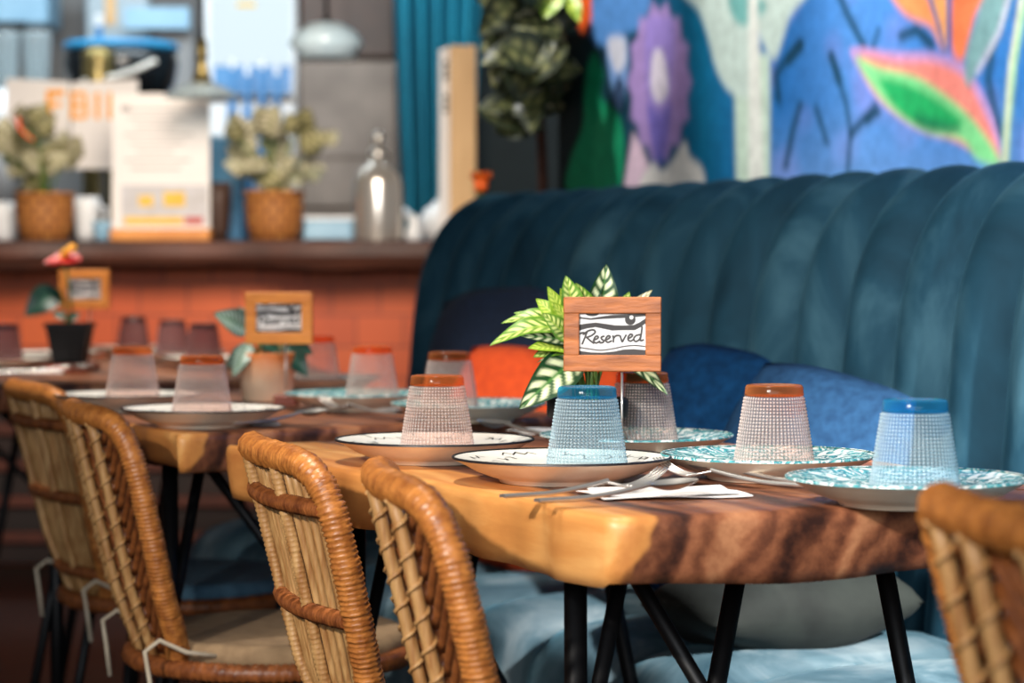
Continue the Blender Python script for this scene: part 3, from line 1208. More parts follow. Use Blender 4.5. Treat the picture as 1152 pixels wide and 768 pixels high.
line1, line2, teal = make_plate('line', 1), make_plate('line', 8), make_plate('teal')
gp, gb, gs = make_glass('glass_pink', 'base_amber'), make_glass('glass_blue', 'base_blue'), make_glass('glass_smoke', 'base_plum')
used = set()
PLATES = [  # px, py of the plate's rim centre, proto, glass proto, glass px, plate label, glass label
    (632, 514, line1, gb, 660, 'white plate with black zigzag marks at the near corner of the nearest table', 'upturned blue tinted tumbler in front of the reserved sign on the nearest table'),
    (489, 494, line2, gp, 492, 'white black-rimmed plate beside the herringbone chair, behind the zigzag plate', 'upturned pink tumbler with orange base on the plate behind the herringbone chair'),
    (716, 489, teal, gp, 722, 'teal patterned plate half hidden behind the reserved sign', 'upturned pink tumbler right behind the reserved sign and plant pot'),
    (865, 511, teal, gp, 870, 'teal leaf patterned plate in the middle of the banquette side of the nearest table', 'upturned tumbler with orange base in front of the blue cushions'),
    (1021, 537, teal, gb, 1028, 'pale teal patterned plate at the right end of the nearest table', 'upturned blue tinted tumbler at the right end of the nearest table'),
    (229, 459, line1, gp, 228, 'cream plate at the front corner of the second table', 'upturned pink tumbler at the front corner of the second table'),
    (143, 443, line2, gp, 150, 'white plate farther left on the second table behind the herringbone chair', 'upturned pink tumbler in front of the dark tumbler, left on the second table'),
    (528, 453, teal, gp, 506, 'teal patterned plate in front of the orange cushion', 'upturned pink tumbler beside the orange cushion'),
    (402, 442, teal, gp, 419, 'teal patterned plate on the banquette side of the second table, left of the orange cushion', 'upturned pink tumbler against the orange bar front on the second table'),
    (357, 424, line2, gp, 357, 'plate at the back of the second table behind the peach pot', 'upturned pink tumbler half hidden right behind the peach pot'),
    (0, 403, line1, gs, 4, 'white plate cut off by the left picture edge on the farthest table', 'upturned dark tumbler cut off by the left picture edge'),
    (60, 396, line2, None, 0, 'empty white plate left of the black plant pot', ''),
    (152, 390, line2, gs, 150, 'white plate right of the black plant pot on the farthest table', 'upturned dark plum tumbler nearest the black plant pot'),
    (200, 395.5, line1, gs, 194, 'white plate in the middle right of the farthest table', 'upturned dark plum tumbler in the middle of the three behind the second table'),
    (238, 401.5, line2, gs, 229, 'white plate at the right end of the farthest table', 'upturned dark plum tumbler beside the striped leaf of the peach pot plant'),
]
for (px, py, proto, g, gx, pl, gl) in PLATES:
    c = on_z(px, py, TOP + 0.029)
    o = proto if proto.name not in used else proto.copy()
    if proto.name in used:
        COL.objects.link(o)
    used.add(proto.name)
    o.location = (c.x, c.y, TOP + 0.0008)
    o.rotation_euler = (0, 0, random.uniform(0, 6.28))
    tag(o, pl, 'plate', 'plates on the tables')
    if g is not None:
        q = g if g.name not in used else copy_tree(g)
        used.add(g.name)
        q.location = ((gx - 576) / FPX * c.y, c.y - 0.012, TOP + 0.0008 + 0.0187)
        if gs == g or (g.name.startswith('tumbler') and g is gs):
            q.location.y = c.y
        q.rotation_euler = (0, 0, random.uniform(0, 6.28))
        tag(q, gl, 'glass', 'upturned tumblers on the plates')


# ------------------------------------------------------------------ cutlery and napkins
def ribbon(b, path, widths, th):
    rows = []
    for p, w in zip(path, widths):
        rows.append([(p[0], -w / 2, p[1]), (p[0], 0, p[1] + th * 0.3), (p[0], w / 2, p[1]), (p[0], w / 2, p[1] + th), (p[0], 0, p[1] + th * 1.3), (p[0], -w / 2, p[1] + th)])
    b.grid(rows, cv=True)
    b.add(rows[0], [tuple(range(6))], 0, False)
    b.add(rows[-1], [tuple(range(6))], 0, False)


def make_fork():
    b = MB()
    xs = np.linspace(0, 0.135, 20)
    ribbon(b, [(x, 0.001 + 0.010 * max(0, (x - 0.05) / 0.085) ** 1.6) for x in xs], [0.0115 if x < 0.05 else 0.0115 - 0.006 * (x - 0.05) / 0.085 for x in xs], 0.0034)
    xs = np.linspace(0.133, 0.16, 10)
    ribbon(b, [(x, 0.0105 - 0.006 * (x - 0.133) / 0.027) for x in xs], [0.005 + 0.019 * math.sin(min(1, (x - 0.133) / 0.018) * PI / 2) for x in xs], 0.0018)
    for k in range(4):
        y = -0.0095 + 0.0063 * k
        b.tube([Vector((0.157 + 0.052 * f, y, 0.0055 + 0.020 * f * f - 0.002 * f)) for f in np.linspace(0, 1, 10)], lambda f: 0.0019 - 0.0009 * f, 6)
    return b.build('fork', M['steel'])


def make_spoon():
    b = MB()
    xs = np.linspace(0, 0.14, 20)
    ribbon(b, [(x, 0.001 + 0.010 * max(0, (x - 0.05) / 0.09) ** 1.6) for x in xs], [0.0115 if x < 0.05 else 0.0115 - 0.006 * (x - 0.05) / 0.09 for x in xs], 0.0034)
    top, bot = [], []
    for i in range(15):
        f = i / 14
        w = 0.020 * math.sqrt(max(0, 1 - (2 * (f ** 0.85) - 1) ** 2)) + 0.0012
        r1, r2 = [], []
        for j in range(9):
            g = j / 4 - 1
            d = 0.008 * (1 - g * g) * math.sin(PI * f)
            z = 0.0115 + 0.004 * f - d
            r1.append((0.138 + 0.062 * f, g * w, z + 0.0015))
            r2.append((0.138 + 0.062 * f, g * w, z))
        top.append(r1)
        bot.append(r2)
    b.grid(top)
    b.grid(bot)
    return b.build('spoon', M['steel'])


def make_napkin(lx, ly, seed, layers=2):
    rs = random.Random(seed)
    b = MB()
    n = 18
    for q in range(layers):
        top, bot = [], []
        skew = rs.uniform(-0.06, 0.06)
        sh = 1 - 0.07 * q
        ph = rs.uniform(0, 6)
        for i in range(n + 1):
            r1, r2 = [], []
            for j in range(n + 1):
                x, y = (i / n - 0.5), (j / n - 0.5)
                z = 0.0012 + q * 0.0016 + 0.0016 * (1 + math.sin(7 * x + 5 * y + ph)) * 0.7
                px = lx * sh * (x + skew * y)
                py = ly * sh * (y + 0.10 * skew * x * 5)
                r1.append((px, py, z + 0.0011))
                r2.append((px, py, z))
            top.append(r1)
            bot.append(r2)
        b.grid(top)
        b.grid(bot)
        for e1, e2 in ((top[0], bot[0]), (top[-1], bot[-1]), ([r[0] for r in top], [r[0] for r in bot]), ([r[-1] for r in top], [r[-1] for r in bot])):
            b.grid([e1, e2])
    return b.build('napkin', M['napkin'])


fork, spoon = make_fork(), make_spoon()
for o in (fork, spoon):
    used.discard(o.name)


def lay(proto, px, py, ang, label, cat, z, group='cutlery on the tables', tilt=0.0):
    o = proto if proto.name not in used else proto.copy()
    if proto.name in used:
        COL.objects.link(o)
    used.add(proto.name)
    p = on_z(px, py, z)
    o.location = (p.x, p.y, z)
    o.rotation_euler = (0, tilt, math.radians(ang))
    return tag(o, label, cat, group)


def nap(px, py, lx, ly, ang, label, seed, z=TOP + 0.0006):
    o = make_napkin(lx, ly, seed)
    p = on_z(px, py, z)
    o.location = (p.x, p.y, z)
    o.rotation_euler = (0, 0, math.radians(ang))
    return tag(o, label, 'napkin', 'white napkins on the tables')


ZN = TOP + 0.0075
nap(746, 557, 0.165, 0.10, 12, 'white napkin wrapped round the cutlery at the near edge of the nearest table', 1)
lay(fork, 565, 561, 33, 'steel fork poking out of the napkin at the near edge of the nearest table', 'fork', ZN)
lay(spoon, 604, 566, 31, 'steel spoon lying over the napkin at the near edge of the nearest table', 'spoon', ZN)
nap(886, 540, 0.10, 0.10, -20, 'white napkin between the two patterned plates on the right', 2)
lay(fork, 915, 549, 141, 'steel fork on the napkin between the two patterned plates on the right', 'fork', ZN)
lay(spoon, 930, 546, 137, 'steel spoon on the napkin between the two patterned plates on the right', 'spoon', ZN)
nap(735, 508, 0.08, 0.08, 10, 'white napkin under the fork behind the blue tumbler plate', 3)
lay(fork, 752, 517, 100, 'steel fork behind the zigzag plate, right of the blue tumbler', 'fork', ZN)
nap(470, 517, 0.10, 0.09, 30, 'white napkin showing below the plate beside the herringbone chair', 4)
nap(612, 487, 0.09, 0.09, 20, 'white napkin left of the black plant pot on the nearest table', 5)
lay(spoon, 640, 492, 130, 'steel spoon on the napkin left of the black plant pot', 'spoon', ZN)
nap(258, 478, 0.15, 0.09, 20, 'white napkin in front of the cream plate on the second table', 6)
lay(spoon, 262, 478, 48, 'steel spoon beside the cream plate on the second table', 'spoon', ZN)
nap(420, 461, 0.09, 0.09, 10, 'white napkin on the banquette side of the second table', 7)
lay(fork, 450, 467, 132, 'steel fork on the napkin on the banquette side of the second table', 'fork', ZN)
nap(128, 462, 0.12, 0.08, 20, 'white napkin left of the cream plate on the second table', 8)
nap(32, 420, 0.16, 0.10, 10, 'white napkin at the front of the farthest table', 9)
lay(spoon, 8, 419, 8, 'steel spoon on the napkin of the farthest table', 'spoon', ZN)


# ------------------------------------------------------------------ leaves
def leaf(b, base, tip, width, face, bend, colf, nu=9, nv=20, fold=0.25, shape=0.8):
    base, tip, face = Vector(base), Vector(tip), Vector(face)
    d = tip - base
    L = d.length
    t = d / L
    side = t.cross(face)
    side = side.normalized() if side.length > 1e-6 else t.orthogonal().normalized()
    nrm = side.cross(t).normalized()
    rows, cols = [], []
    for i in range(nv + 1):
        f = i / nv
        w = width * (math.sin(PI * min(1, f ** shape)) ** 0.8) * (1 - 0.25 * f) + 0.0004
        row, cr = [], []
        for j in range(nu):
            g = 2 * j / (nu - 1) - 1
            p = base + d * f + side * (w * g) + nrm * (bend * L * math.sin(PI * f) + fold * w * abs(g) + 0.03 * width * math.sin(14 * f) * abs(g))
            row.append(p)
            cr.append(colf(f, g))
        rows.append(row)
        cols.append(cr)
    b.grid(rows, 0, True, cols=cols)


def mixc(a, b, k):
    k = max(0.0, min(1.0, k))
    return tuple(x + (y - x) * k for x, y in zip(a, b))


def variegated(edge, vein, patch, rib, nveins=7, amount=0.75):
    edge, vein, patch, rib = lin(edge), lin(vein), lin(patch), lin(rib)

    def f(v, g):
        a = abs(g)
        s = (v - 0.20 * a) * nveins * 1.25
        d = abs(s - round(s))
        inner = 1 - max(0, (a - amount) / 0.15)
        k = min(1, max(0, (d - 0.17) / 0.13)) * max(0, min(1, inner)) * min(1, max(0, a - 0.06) / 0.12) * min(1, (1 - v) / 0.1)
        c = mixc(mixc(vein, edge, a), patch, k)
        return mixc(rib, c, a / 0.09) if a < 0.09 else c
    return f


dark_var = variegated((18, 54, 24), (28, 72, 30), (220, 226, 180), (70, 116, 54), 4.6, 0.66)
lime_var = variegated((88, 130, 34), (66, 108, 28), (206, 214, 126), (140, 168, 62), 6, 0.62)
lime_pl = variegated((128, 160, 40), (92, 130, 30), (190, 200, 88), (170, 190, 76), 8, 0.6)
silver = variegated((28, 62, 44), (30, 70, 48), (176, 196, 180), (90, 120, 96), 8, 0.7)
olive = variegated((78, 76, 38), (66, 66, 34), (196, 186, 144), (150, 144, 98), 6, 0.6)
pale = variegated((108, 104, 66), (88, 86, 52), (222, 212, 184), (170, 166, 126), 5, 0.7)
deep = variegated((40, 46, 26), (34, 42, 22), (128, 126, 78), (60, 66, 36), 6, 0.5)
flatgreen = variegated((14, 52, 40), (14, 48, 36), (20, 62, 48), (30, 76, 58), 6, 0.5)


def pot(b, c, prof, seg=40, square=False):
    b.lathe(prof, 4 if square else seg, c, smooth=not square)


# plant on the nearest table
PY = 3.10
pc = on_y(661, 478, PY)
pl1 = thing('potted_plant', 'green and cream variegated plant in a black pot behind the reserved sign', 'plant', (pc.x, PY, TOP))
b = MB()
b.lathe([(0.0005, 0.004), (0.036, 0.0), (0.038, 0.002), (0.045, 0.055), (0.0455, 0.057), (0.051, 0.0575), (0.0525, 0.060), (0.0525, 0.080), (0.0505, 0.082), (0.048, 0.080), (0.0475, 0.065), (0.0005, 0.064)], 56)
b.build('pot', M['black_plastic'], pl1)
b = MB()
b.lathe([(0.0005, 0.069), (0.025, 0.070), (0.0473, 0.067)], 32)
b.build('soil', M['soil'], pl1)
BASE1 = Vector((pc.x, PY, TOP))


def at1(px, py, dy):
    return on_y(px, py, PY + dy) - BASE1


L1 = [  # base px, tip px, half width px, base dy, tip dy, face, colour
    ((654, 396), (584, 460), 25, 0.0, -0.055, (0.25, -1, 0.35), dark_var, 0.08),
    ((652, 394), (618, 432), 17, 0.01, -0.02, (-0.1, -1, 0.5), dark_var, 0.06),
    ((640, 372), (551, 389), 16, 0.0, -0.03, (0, -0.8, 1), lime_var, 0.16),
    ((640, 362), (564, 364), 13, 0.01, 0.0, (0, -0.7, 1), lime_var, 0.12),
    ((642, 384), (586, 378), 11, 0.0, -0.04, (0.1, -1, 0.6), dark_var, 0.05),
    ((644, 392), (594, 392), 13, 0.0, -0.045, (0, -1, 0.8), lime_pl, 0.06),
    ((640, 368), (603, 336), 13, 0.0, 0.0, (-0.2, -1, 0.3), lime_pl, 0.05),
    ((644, 372), (616, 322), 12, 0.01, -0.01, (-0.2, -1, 0.2), lime_pl, 0.05),
    ((640, 382), (610, 352), 13, -0.01, -0.03, (0.1, -1, 0.5), lime_var, 0.05),
    ((648, 366), (630, 324), 13, 0.02, 0.0, (0.3, -1, 0.1), lime_pl, 0.04),
    ((646, 360), (636, 310), 16, 0.0, 0.0, (0.5, -1, 0.1), lime_var, 0.04),
    ((668, 360), (648, 318), 14, 0.02, 0.01, (-0.4, -1, 0.1), lime_var, -0.03),
    ((672, 366), (682, 297), 20, 0.03, 0.02, (0.25, -1, 0.15), dark_var, 0.05),
    ((662, 362), (684, 304), 10, 0.02, 0.03, (-0.8, -0.7, 0.1), flatgreen, 0.05),
    ((690, 370), (708, 328), 13, 0.02, 0.0, (0.1, -1, 0.2), lime_var, 0.05),
    ((694, 366), (734, 326), 9, 0.02, 0.0, (-0.2, -1, 0.4), pale, 0.05),
    ((692, 378), (726, 330), 10, 0.03, 0.02, (0, -1, 0.4), lime_pl, 0.05),
    ((688, 396), (751, 444), 13, 0.02, -0.03, (0.3, -1, 0.4), dark_var, 0.12),
    ((670, 398), (700, 350), 18, 0.03, 0.04, (0, -1, 0.2), lime_var, 0.05),
    ((660, 398), (668, 340), 14, 0.03, 0.05, (0, -1, 0.2), dark_var, 0.05),
    ((664, 404), (640, 350), 18, 0.02, 0.05, (0, -1, 0.2), lime_var, 0.05),
    ((648, 376), (578, 352), 13, 0.02, 0.02, (0, -0.8, 0.8), lime_var, 0.10),
    ((646, 388), (600, 402), 13, 0.0, -0.03, (0.1, -1, 0.8), lime_var, 0.06),
    ((650, 380), (622, 340), 13, 0.0, -0.02, (0.2, -1, 0.4), lime_pl, 0.04),
    ((660, 400), (604, 408), 11, 0.02, 0.05, (0, -0.6, 1), dark_var, 0.1),
    ((668, 400), (716, 386), 16, 0.03, 0.09, (0, -0.6, 1), lime_var, 0.1),
]
bf, bs = MB(), MB()
for (bp, tp, hw, bd, td, face, cf, bend) in L1:
    B_, T_ = at1(bp[0], bp[1], bd), at1(tp[0], tp[1], td)
    leaf(bf, B_, T_, hw * PY / FPX, face, bend, cf, 15, 40)
    root = Vector((random.uniform(-0.02, 0.02), random.uniform(-0.02, 0.02), 0.065))
    midp = (root + B_) / 2 + Vector((0, 0, 0.012))
    bs.tube([root, midp, B_, B_.lerp(T_, 0.08)], 0.0019, 6)
bf.build('foliage', M['leaf'], pl1)
bs.build('stems', M['stem'], pl1)


# ------------------------------------------------------------------ reserved signs
def paint_card():
    nx, ny = 220, 140
    Xc, Yc = np.meshgrid(np.linspace(96, 667, nx), np.linspace(622, 255, ny), indexing='ij')
    K = np.zeros(Xc.shape)

    def wave(pts, x):
        p = np.array(pts, float)
        from_ = np.interp(x, p[:, 0], p[:, 1])
        return from_

    def sm(d, w=5):
        return np.clip(0.5 - d / w, 0, 1)

    def band(up, lo):
        nonlocal K
        u, l = wave(up, Xc), wave(lo, Xc)
        K = np.maximum(K, sm(np.maximum(u - Yc, Yc - l)))

    band([(108, 296), (200, 306), (300, 290), (380, 280), (480, 276), (655, 272)], [(108, 312), (200, 322), (300, 314), (400, 310), (480, 306), (655, 292)])
    band([(96, 362), (160, 350), (240, 342), (320, 352), (400, 364), (480, 366), (560, 362), (610, 340), (667, 302)],
         [(96, 412), (170, 392), (240, 382), (300, 394), (380, 410), (470, 407), (570, 407), (620, 382), (667, 346)])
    band([(108, 576), (200, 588), (300, 590), (400, 580), (480, 563), (560, 560), (655, 568)], [(108, 640), (655, 640)])
    band([(300, 262), (655, 262)], [(300, 272), (655, 276)])
    K = np.maximum(K, sm((np.hypot((Xc - 212) / 58, (Yc - 268) / 24) - 1) * 30))
    K = np.maximum(K, sm(np.hypot(Xc - 532, Yc - 318) - 46))
    K = K * (1 - sm(np.hypot(Xc - 542, Yc - 300) - 16))

    def stroke(pts, w):
        nonlocal K
        pts = np.array(pts, float)
        if len(pts) > 2:
            q = []
            for i in range(len(pts) - 1):
                p0, p1, p2, p3 = pts[max(i - 1, 0)], pts[i], pts[i + 1], pts[min(i + 2, len(pts) - 1)]
                for t in np.linspace(0, 1, 5, endpoint=False):
                    q.append(0.5 * (2 * p1 + (p2 - p0) * t + (2 * p0 - 5 * p1 + 4 * p2 - p3) * t * t + (3 * p1 - p0 - 3 * p2 + p3) * t ** 3))
            q.append(pts[-1])
            pts = np.array(q)
        for (x1, y1), (x2, y2) in zip(pts[:-1], pts[1:]):
            dx, dy = x2 - x1, y2 - y1
            t = np.clip(((Xc - x1) * dx + (Yc - y1) * dy) / (dx * dx + dy * dy + 1e-9), 0, 1)
            K = np.maximum(K, sm(np.hypot(Xc - x1 - t * dx, Yc - y1 - t * dy) - w / 2))
    stroke([(108, 550), (180, 560), (280, 572), (380, 560), (480, 540), (570, 532), (655, 540)], 13)
    letters = [[(112, 434), (136, 426), (150, 436)], [(166, 424), (148, 470), (128, 518)], [(136, 440), (178, 412), (222, 404), (236, 424), (206, 450), (164, 466)], [(164, 466), (192, 490), (222, 513)],
               [(222, 488), (250, 478), (263, 463), (247, 454), (229, 474), (226, 500), (246, 512), (274, 498)],
               [(310, 456), (288, 464), (292, 480), (309, 493), (300, 508), (276, 510)],
               [(322, 488), (350, 476), (363, 460), (346, 452), (328, 472), (326, 495), (346, 506), (372, 495)],
               [(386, 454), (391, 476), (390, 502)], [(390, 476), (410, 453), (438, 450)],
               [(448, 455), (456, 480), (465, 501), (482, 472), (496, 448)],
               [(512, 478), (540, 462), (551, 446), (534, 439), (516, 460), (515, 486), (536, 496), (562, 480)],
               [(616, 442), (582, 450), (562, 476), (576, 499), (606, 485), (620, 456)], [(632, 380), (626, 430), (618, 490), (642, 486)]]
    for s in letters:
        stroke(s, 18)
    return K


def make_sign(label, wood, rod_h):
    t = thing('reserved_sign', label, 'sign', (0, 0, 0), 0, 'reserved signs on the tables')
    W, H, th = 0.122, 0.094, 0.014
    z0 = rod_h
    fr = MB()
    bw = 0.0205
    fr.box((0, 0, z0 + bw / 2 + 0.0005), (W, th, bw), 0, None, 0.0012)
    fr.box((0, 0, z0 + H - bw / 2 - 0.0005), (W, th, bw), 0, None, 0.0012)
    for s in (-1, 1):
        fr.box((s * (W / 2 - 0.010), 0, z0 + H / 2), (0.0195, th * 0.94, H - 2 * bw), 0, None, 0.0010)
    fr.build('frame', wood, t)
    K = paint_card_K
    nx, ny = K.shape
    cw, ch = W - 0.0375, H - 0.0385
    b = MB()
    xs, zs = np.linspace(-cw / 2, cw / 2, nx), np.linspace(z0 + H / 2 - ch / 2, z0 + H / 2 + ch / 2, ny)
    Xg, Zg = np.meshgrid(xs, zs, indexing='ij')
    verts = np.stack([Xg, np.full_like(Xg, -0.001), Zg], -1).reshape(-1, 3).tolist()
    i, j = np.meshgrid(np.arange(nx - 1), np.arange(ny - 1), indexing='ij')
    a = (i * ny + j).ravel()
    white, black = np.array(lin((222, 218, 216))), np.array(lin((62, 59, 59)))
    cols = (white + (black - white) * K[..., None]).reshape(-1, 3).tolist()
    b.add(verts, np.stack([a, a + ny, a + ny + 1, a + 1], -1).tolist(), 0, False, cols)
    b.build('card', M['card'], t, fixn=False)
    b = MB()
    b.tube([(0.012, 0.0, 0.012), (0.012, 0.0, z0 + 0.004)], 0.0016, 8)
    b.build('rod', M['steel'], t)
    b = MB()
    b.box((0.012, 0.002, 0.0095), (0.040, 0.036, 0.019), 0, None, 0.0015)
    b.build('base_block', M['block_wood'], t)
    return t


paint_card_K = paint_card()


def put_sign(t, px, py_bottom, Y, rz, rod_h, tilt=0):
    t.location = ((px - 576) / FPX * Y, Y, TOP)
    t.rotation_euler = (0, math.radians(tilt), math.radians(rz))


def rodh(py, Y):
    return on_y(576, py, Y).z - TOP


Y1 = 3.02
s1 = make_sign('reddish wooden frame reading Reserved on the nearest table, in sharp focus', M['frame_wood'], rodh(418, Y1))
put_sign(s1, 689, 418, Y1, -3, 0)
Y2 = 4.36
s2 = make_sign('honey wooden reserved sign in front of the peach pot on the second table', M['frame_wood2'], rodh(387, Y2))
put_sign(s2, 314, 387, Y2, -4, 0)
Y3 = 5.85
s3 = make_sign('small blurred reserved sign above the black pot on the farthest table', M['frame_wood2'], rodh(347, Y3))
put_sign(s3, 95, 347, Y3, -4, 0)

# plant in the peach pot on the second table
PY2 = 4.50
pc = on_y(301, 448, PY2)
pl2 = thing('potted_plant', 'dark silvery-leaved plant in a peach ceramic pot on the second table', 'plant', (pc.x, PY2, TOP))
BASE2 = Vector((pc.x, PY2, TOP))
b = MB()
b.lathe([(0.0005, 0.004), (0.044, 0.0), (0.047, 0.003), (0.0535, 0.088), (0.0525, 0.091), (0.050, 0.088), (0.049, 0.074), (0.0005, 0.073)], 48)
b.build('pot', M['peach'], pl2)
b = MB()
b.lathe([(0.0005, 0.077), (0.0488, 0.075)], 32)
b.build('soil', M['soil'], pl2)
bf, bs = MB(), MB()
for bp, tp, hw, bd, td, cf in [((282, 372), (240, 352), 17, 0, -0.03, silver), ((280, 386), (262, 424), 12, -0.02, -0.06, silver), ((284, 392), (254, 412), 12, 0, 0.0, silver),
                               ((290, 380), (268, 345), 12, 0.02, 0.03, silver), ((318, 384), (352, 398), 13, 0.01, 0.0, flatgreen), ((320, 388), (346, 424), 14, 0.0, -0.02, flatgreen),
                               ((310, 380), (330, 352), 12, 0.03, 0.04, silver), ((300, 380), (296, 346), 12, 0.03, 0.05, silver), ((296, 386), (316, 400), 10, 0.02, -0.05, flatgreen)]:
    B_, T_ = on_y(bp[0], bp[1], PY2 + bd) - BASE2, on_y(tp[0], tp[1], PY2 + td) - BASE2
    leaf(bf, B_, T_, hw * PY2 / FPX, (0.1, -1, 0.4), 0.08, cf)
    bs.tube([Vector((random.uniform(-0.02, 0.02), 0, 0.075)), (B_ + Vector((0, 0, 0.075))) / 2, B_], 0.0022, 6)
bf.build('foliage', M['leaf'], pl2)
bs.build('stems', M['stem'], pl2)

# anthurium in the black square pot on the farthest table
PY3 = 5.72
pc = on_y(79, 407, PY3)
pl3 = thing('potted_anthurium', 'red anthurium in a black square pot on a terracotta saucer, farthest table', 'plant', (pc.x, PY3, TOP))
BASE3 = Vector((pc.x, PY3, TOP))
b = MB()
b.box((0, 0, 0.011), (0.095, 0.095, 0.020), 0, None, 0.004)
b.build('saucer', M['terracotta'], pl3)
b = MB()
sq = math.sqrt(2)
for prof in ([(0.0005, 0.022), (0.035 * sq, 0.022), (0.049 * sq, 0.107), (0.053 * sq, 0.108), (0.053 * sq, 0.118), (0.048 * sq, 0.118), (0.046 * sq, 0.100), (0.0005, 0.100)],):
    b.lathe(prof, 4, smooth=False)
o = b.build('pot', M['black_plastic'], pl3)
o.rotation_euler = (0, 0, PI / 4)
bf, bs = MB(), MB()
for bp, tp, hw, bd, td in [((66, 326), (28, 356), 18, 0, -0.04), ((76, 360), (90, 352), 6, 0.04, 0.06), ((72, 360), (60, 350), 6, 0.02, 0.05)]:
    B_, T_ = on_y(bp[0], bp[1], PY3 + bd) - BASE3, on_y(tp[0], tp[1], PY3 + td) - BASE3
    leaf(bf, B_, T_, hw * PY3 / FPX, (0.3, -1, 0.5), 0.1, flatgreen)
    bs.tube([Vector((0, 0, 0.1)), (B_ + Vector((0, 0, 0.12))) / 2, B_], 0.003, 6)
fl = on_y(72, 294, PY3) - BASE3
bs.tube([Vector((0.005, 0, 0.1)), Vector((0.0, 0, 0.2)), fl], 0.003, 6)
bf.build('foliage', M['leaf'], pl3)
bs.build('stems', M['stem'], pl3)
b = MB()
redc = lambda v, g: lin((170, 24, 22))
leaf(b, fl + Vector((0.042, 0.0, 0.004)), fl + Vector((-0.045, -0.02, -0.004)), 0.034, (0, -0.5, 1), 0.03, redc)
b.build('spathe', M['leaf'], pl3)
b = MB()
b.tube([fl + Vector((-0.01, 0, 0.0)), fl + Vector((0.002, 0, 0.02)), fl + Vector((0.026, -0.01, 0.036))], 0.0085, 10)
b.build('spadix', M['yellow_spadix'], pl3)

# ------------------------------------------------------------------ bar counter
CT = 1.085
BARX0, BARX1 = -3.2, 0.25
bar = thing('bar_counter', 'orange fronted bar counter with a thick dark wooden top behind the tables', 'counter', (-1.4, 8.3, 0))
b = MB()
rows = []
nseg = 90
for i in range(nseg + 1):
    x = BARX0 + (BARX1 - BARX0) * i / nseg + 1.4
    wv_ = 0.014 * math.sin(x * 5) + 0.008 * math.sin(x * 13 + 1)
    rows.append([(x, 0.6, CT), (x, -0.50 + wv_, CT), (x, -0.53 + wv_, CT - 0.01), (x, -0.535 + wv_ * 1.3, CT - 0.05), (x, -0.51 + wv_, CT - 0.085 + wv_ * 0.5), (x, 0.6, CT - 0.085)])
b.grid(rows, 0, False)
b.add(rows[0], [tuple(range(6))], 0, False)
b.add(rows[-1], [tuple(range(6))], 0, False)
b.build('countertop', M['bar_top'], bar)
b = MB()
b.box(((BARX0 + BARX1) / 2 + 1.4, 0.0, 0.50), (BARX1 - BARX0 - 0.1, 0.5, 1.0), 0, None, 0.01)
b.build('front_panel', M['bar_front'], bar)
b = MB()
b.box(((BARX0 + BARX1) / 2 + 1.4, -0.262, 0.27), (BARX1 - BARX0 - 0.11, 0.024, 0.52), 0, None, 0.004)
b.build('lower_panel', M['lower_panel'], bar)
for k, z in enumerate((0.10, 0.22, 0.34, 0.46)):
    b = MB()
    b.box(((BARX0 + BARX1) / 2 + 1.4, -0.285, z), (BARX1 - BARX0 - 0.12, 0.022, 0.04), 0, None, 0.006)
    b.build('rail', M['rail'], bar)


def px_w(n, Y):
    return n * Y / FPX


def basket_plant(label, px, Y, wpx, hpx, seed, crown, cf1, cf2, extra=None, nleaf=34, lsize=(18, 30)):
    t = thing('basket_plant', label, 'plant', ((px - 576) / FPX * Y, Y, CT), 0, 'wicker basket plants on the bar')
    w, h = px_w(wpx, Y), px_w(hpx, Y)
    b = MB()
    b.lathe([(0.0005, 0.004), (w * 0.40, 0.0), (w * 0.47, h * 0.3), (w * 0.5, h * 0.72), (w * 0.49, h * 0.9), (w * 0.515, h * 0.93), (w * 0.515, h), (w * 0.47, h), (w * 0.46, h * 0.85), (0.0005, h * 0.84)], 48,
            rfun=lambda r, z, a: (0.0025 * math.sin(a * 24) if r > w * 0.2 else 0))
    b.build('basket', M['wicker'], t)
    b = MB()
    b.lathe([(0.0005, h * 0.90), (w * 0.46, h * 0.88)], 32)
    b.build('soil', M['soil'], t)
    rs = random.Random(seed)
    bf, bs = MB(), MB()
    B0 = Vector(t.location)
    cx, cy, rx, ry = crown
    for k in range(nleaf):
        a = rs.uniform(0, 2 * PI)
        q = math.sqrt(rs.uniform(0.05, 1))
        tp = on_y(cx + rx * q * math.cos(a), cy + ry * q * math.sin(a), Y + rs.uniform(-0.12, 0.12)) - B0
        cen = on_y(cx, cy + ry * 0.7, Y) - B0
        d = (tp - cen)
        ln = px_w(rs.uniform(*lsize), Y)
        dirv = (d.normalized() + Vector((rs.uniform(-0.5, 0.5), rs.uniform(-0.7, 0.1), rs.uniform(-0.5, 0.2)))).normalized()
        bp = tp - dirv * ln
        leaf(bf, bp, tp, ln * rs.uniform(0.36, 0.48), (rs.uniform(-0.5, 0.5), -1, rs.uniform(0, 0.9)), rs.uniform(0.0, 0.15), cf1 if rs.random() < 0.6 else cf2, 7, 12, 0.2)
        if k % 2 == 0:
            bs.tube([Vector((rs.uniform(-0.02, 0.02), rs.uniform(-0.02, 0.02), h * 0.88)), (bp + Vector((0, 0, h))) / 2 + Vector((0, 0, 0.02)), bp], 0.0028, 5)
    bf.build('foliage', M['leaf'], t)
    bs.build('stems', M['stem'], t)
    if extra:
        extra(t, B0)
    return t


def orange_bloom(t, B0):
    b = MB()
    path = [on_y(*p, 7.80) - B0 for p in ((20, 132), (22, 144), (29, 152), (38, 158))]
    b.tube(path, lambda f: 0.014 - 0.006 * f, 8, flat=0.5)
    b.build('orange_bract', M['orange_petal'], t)


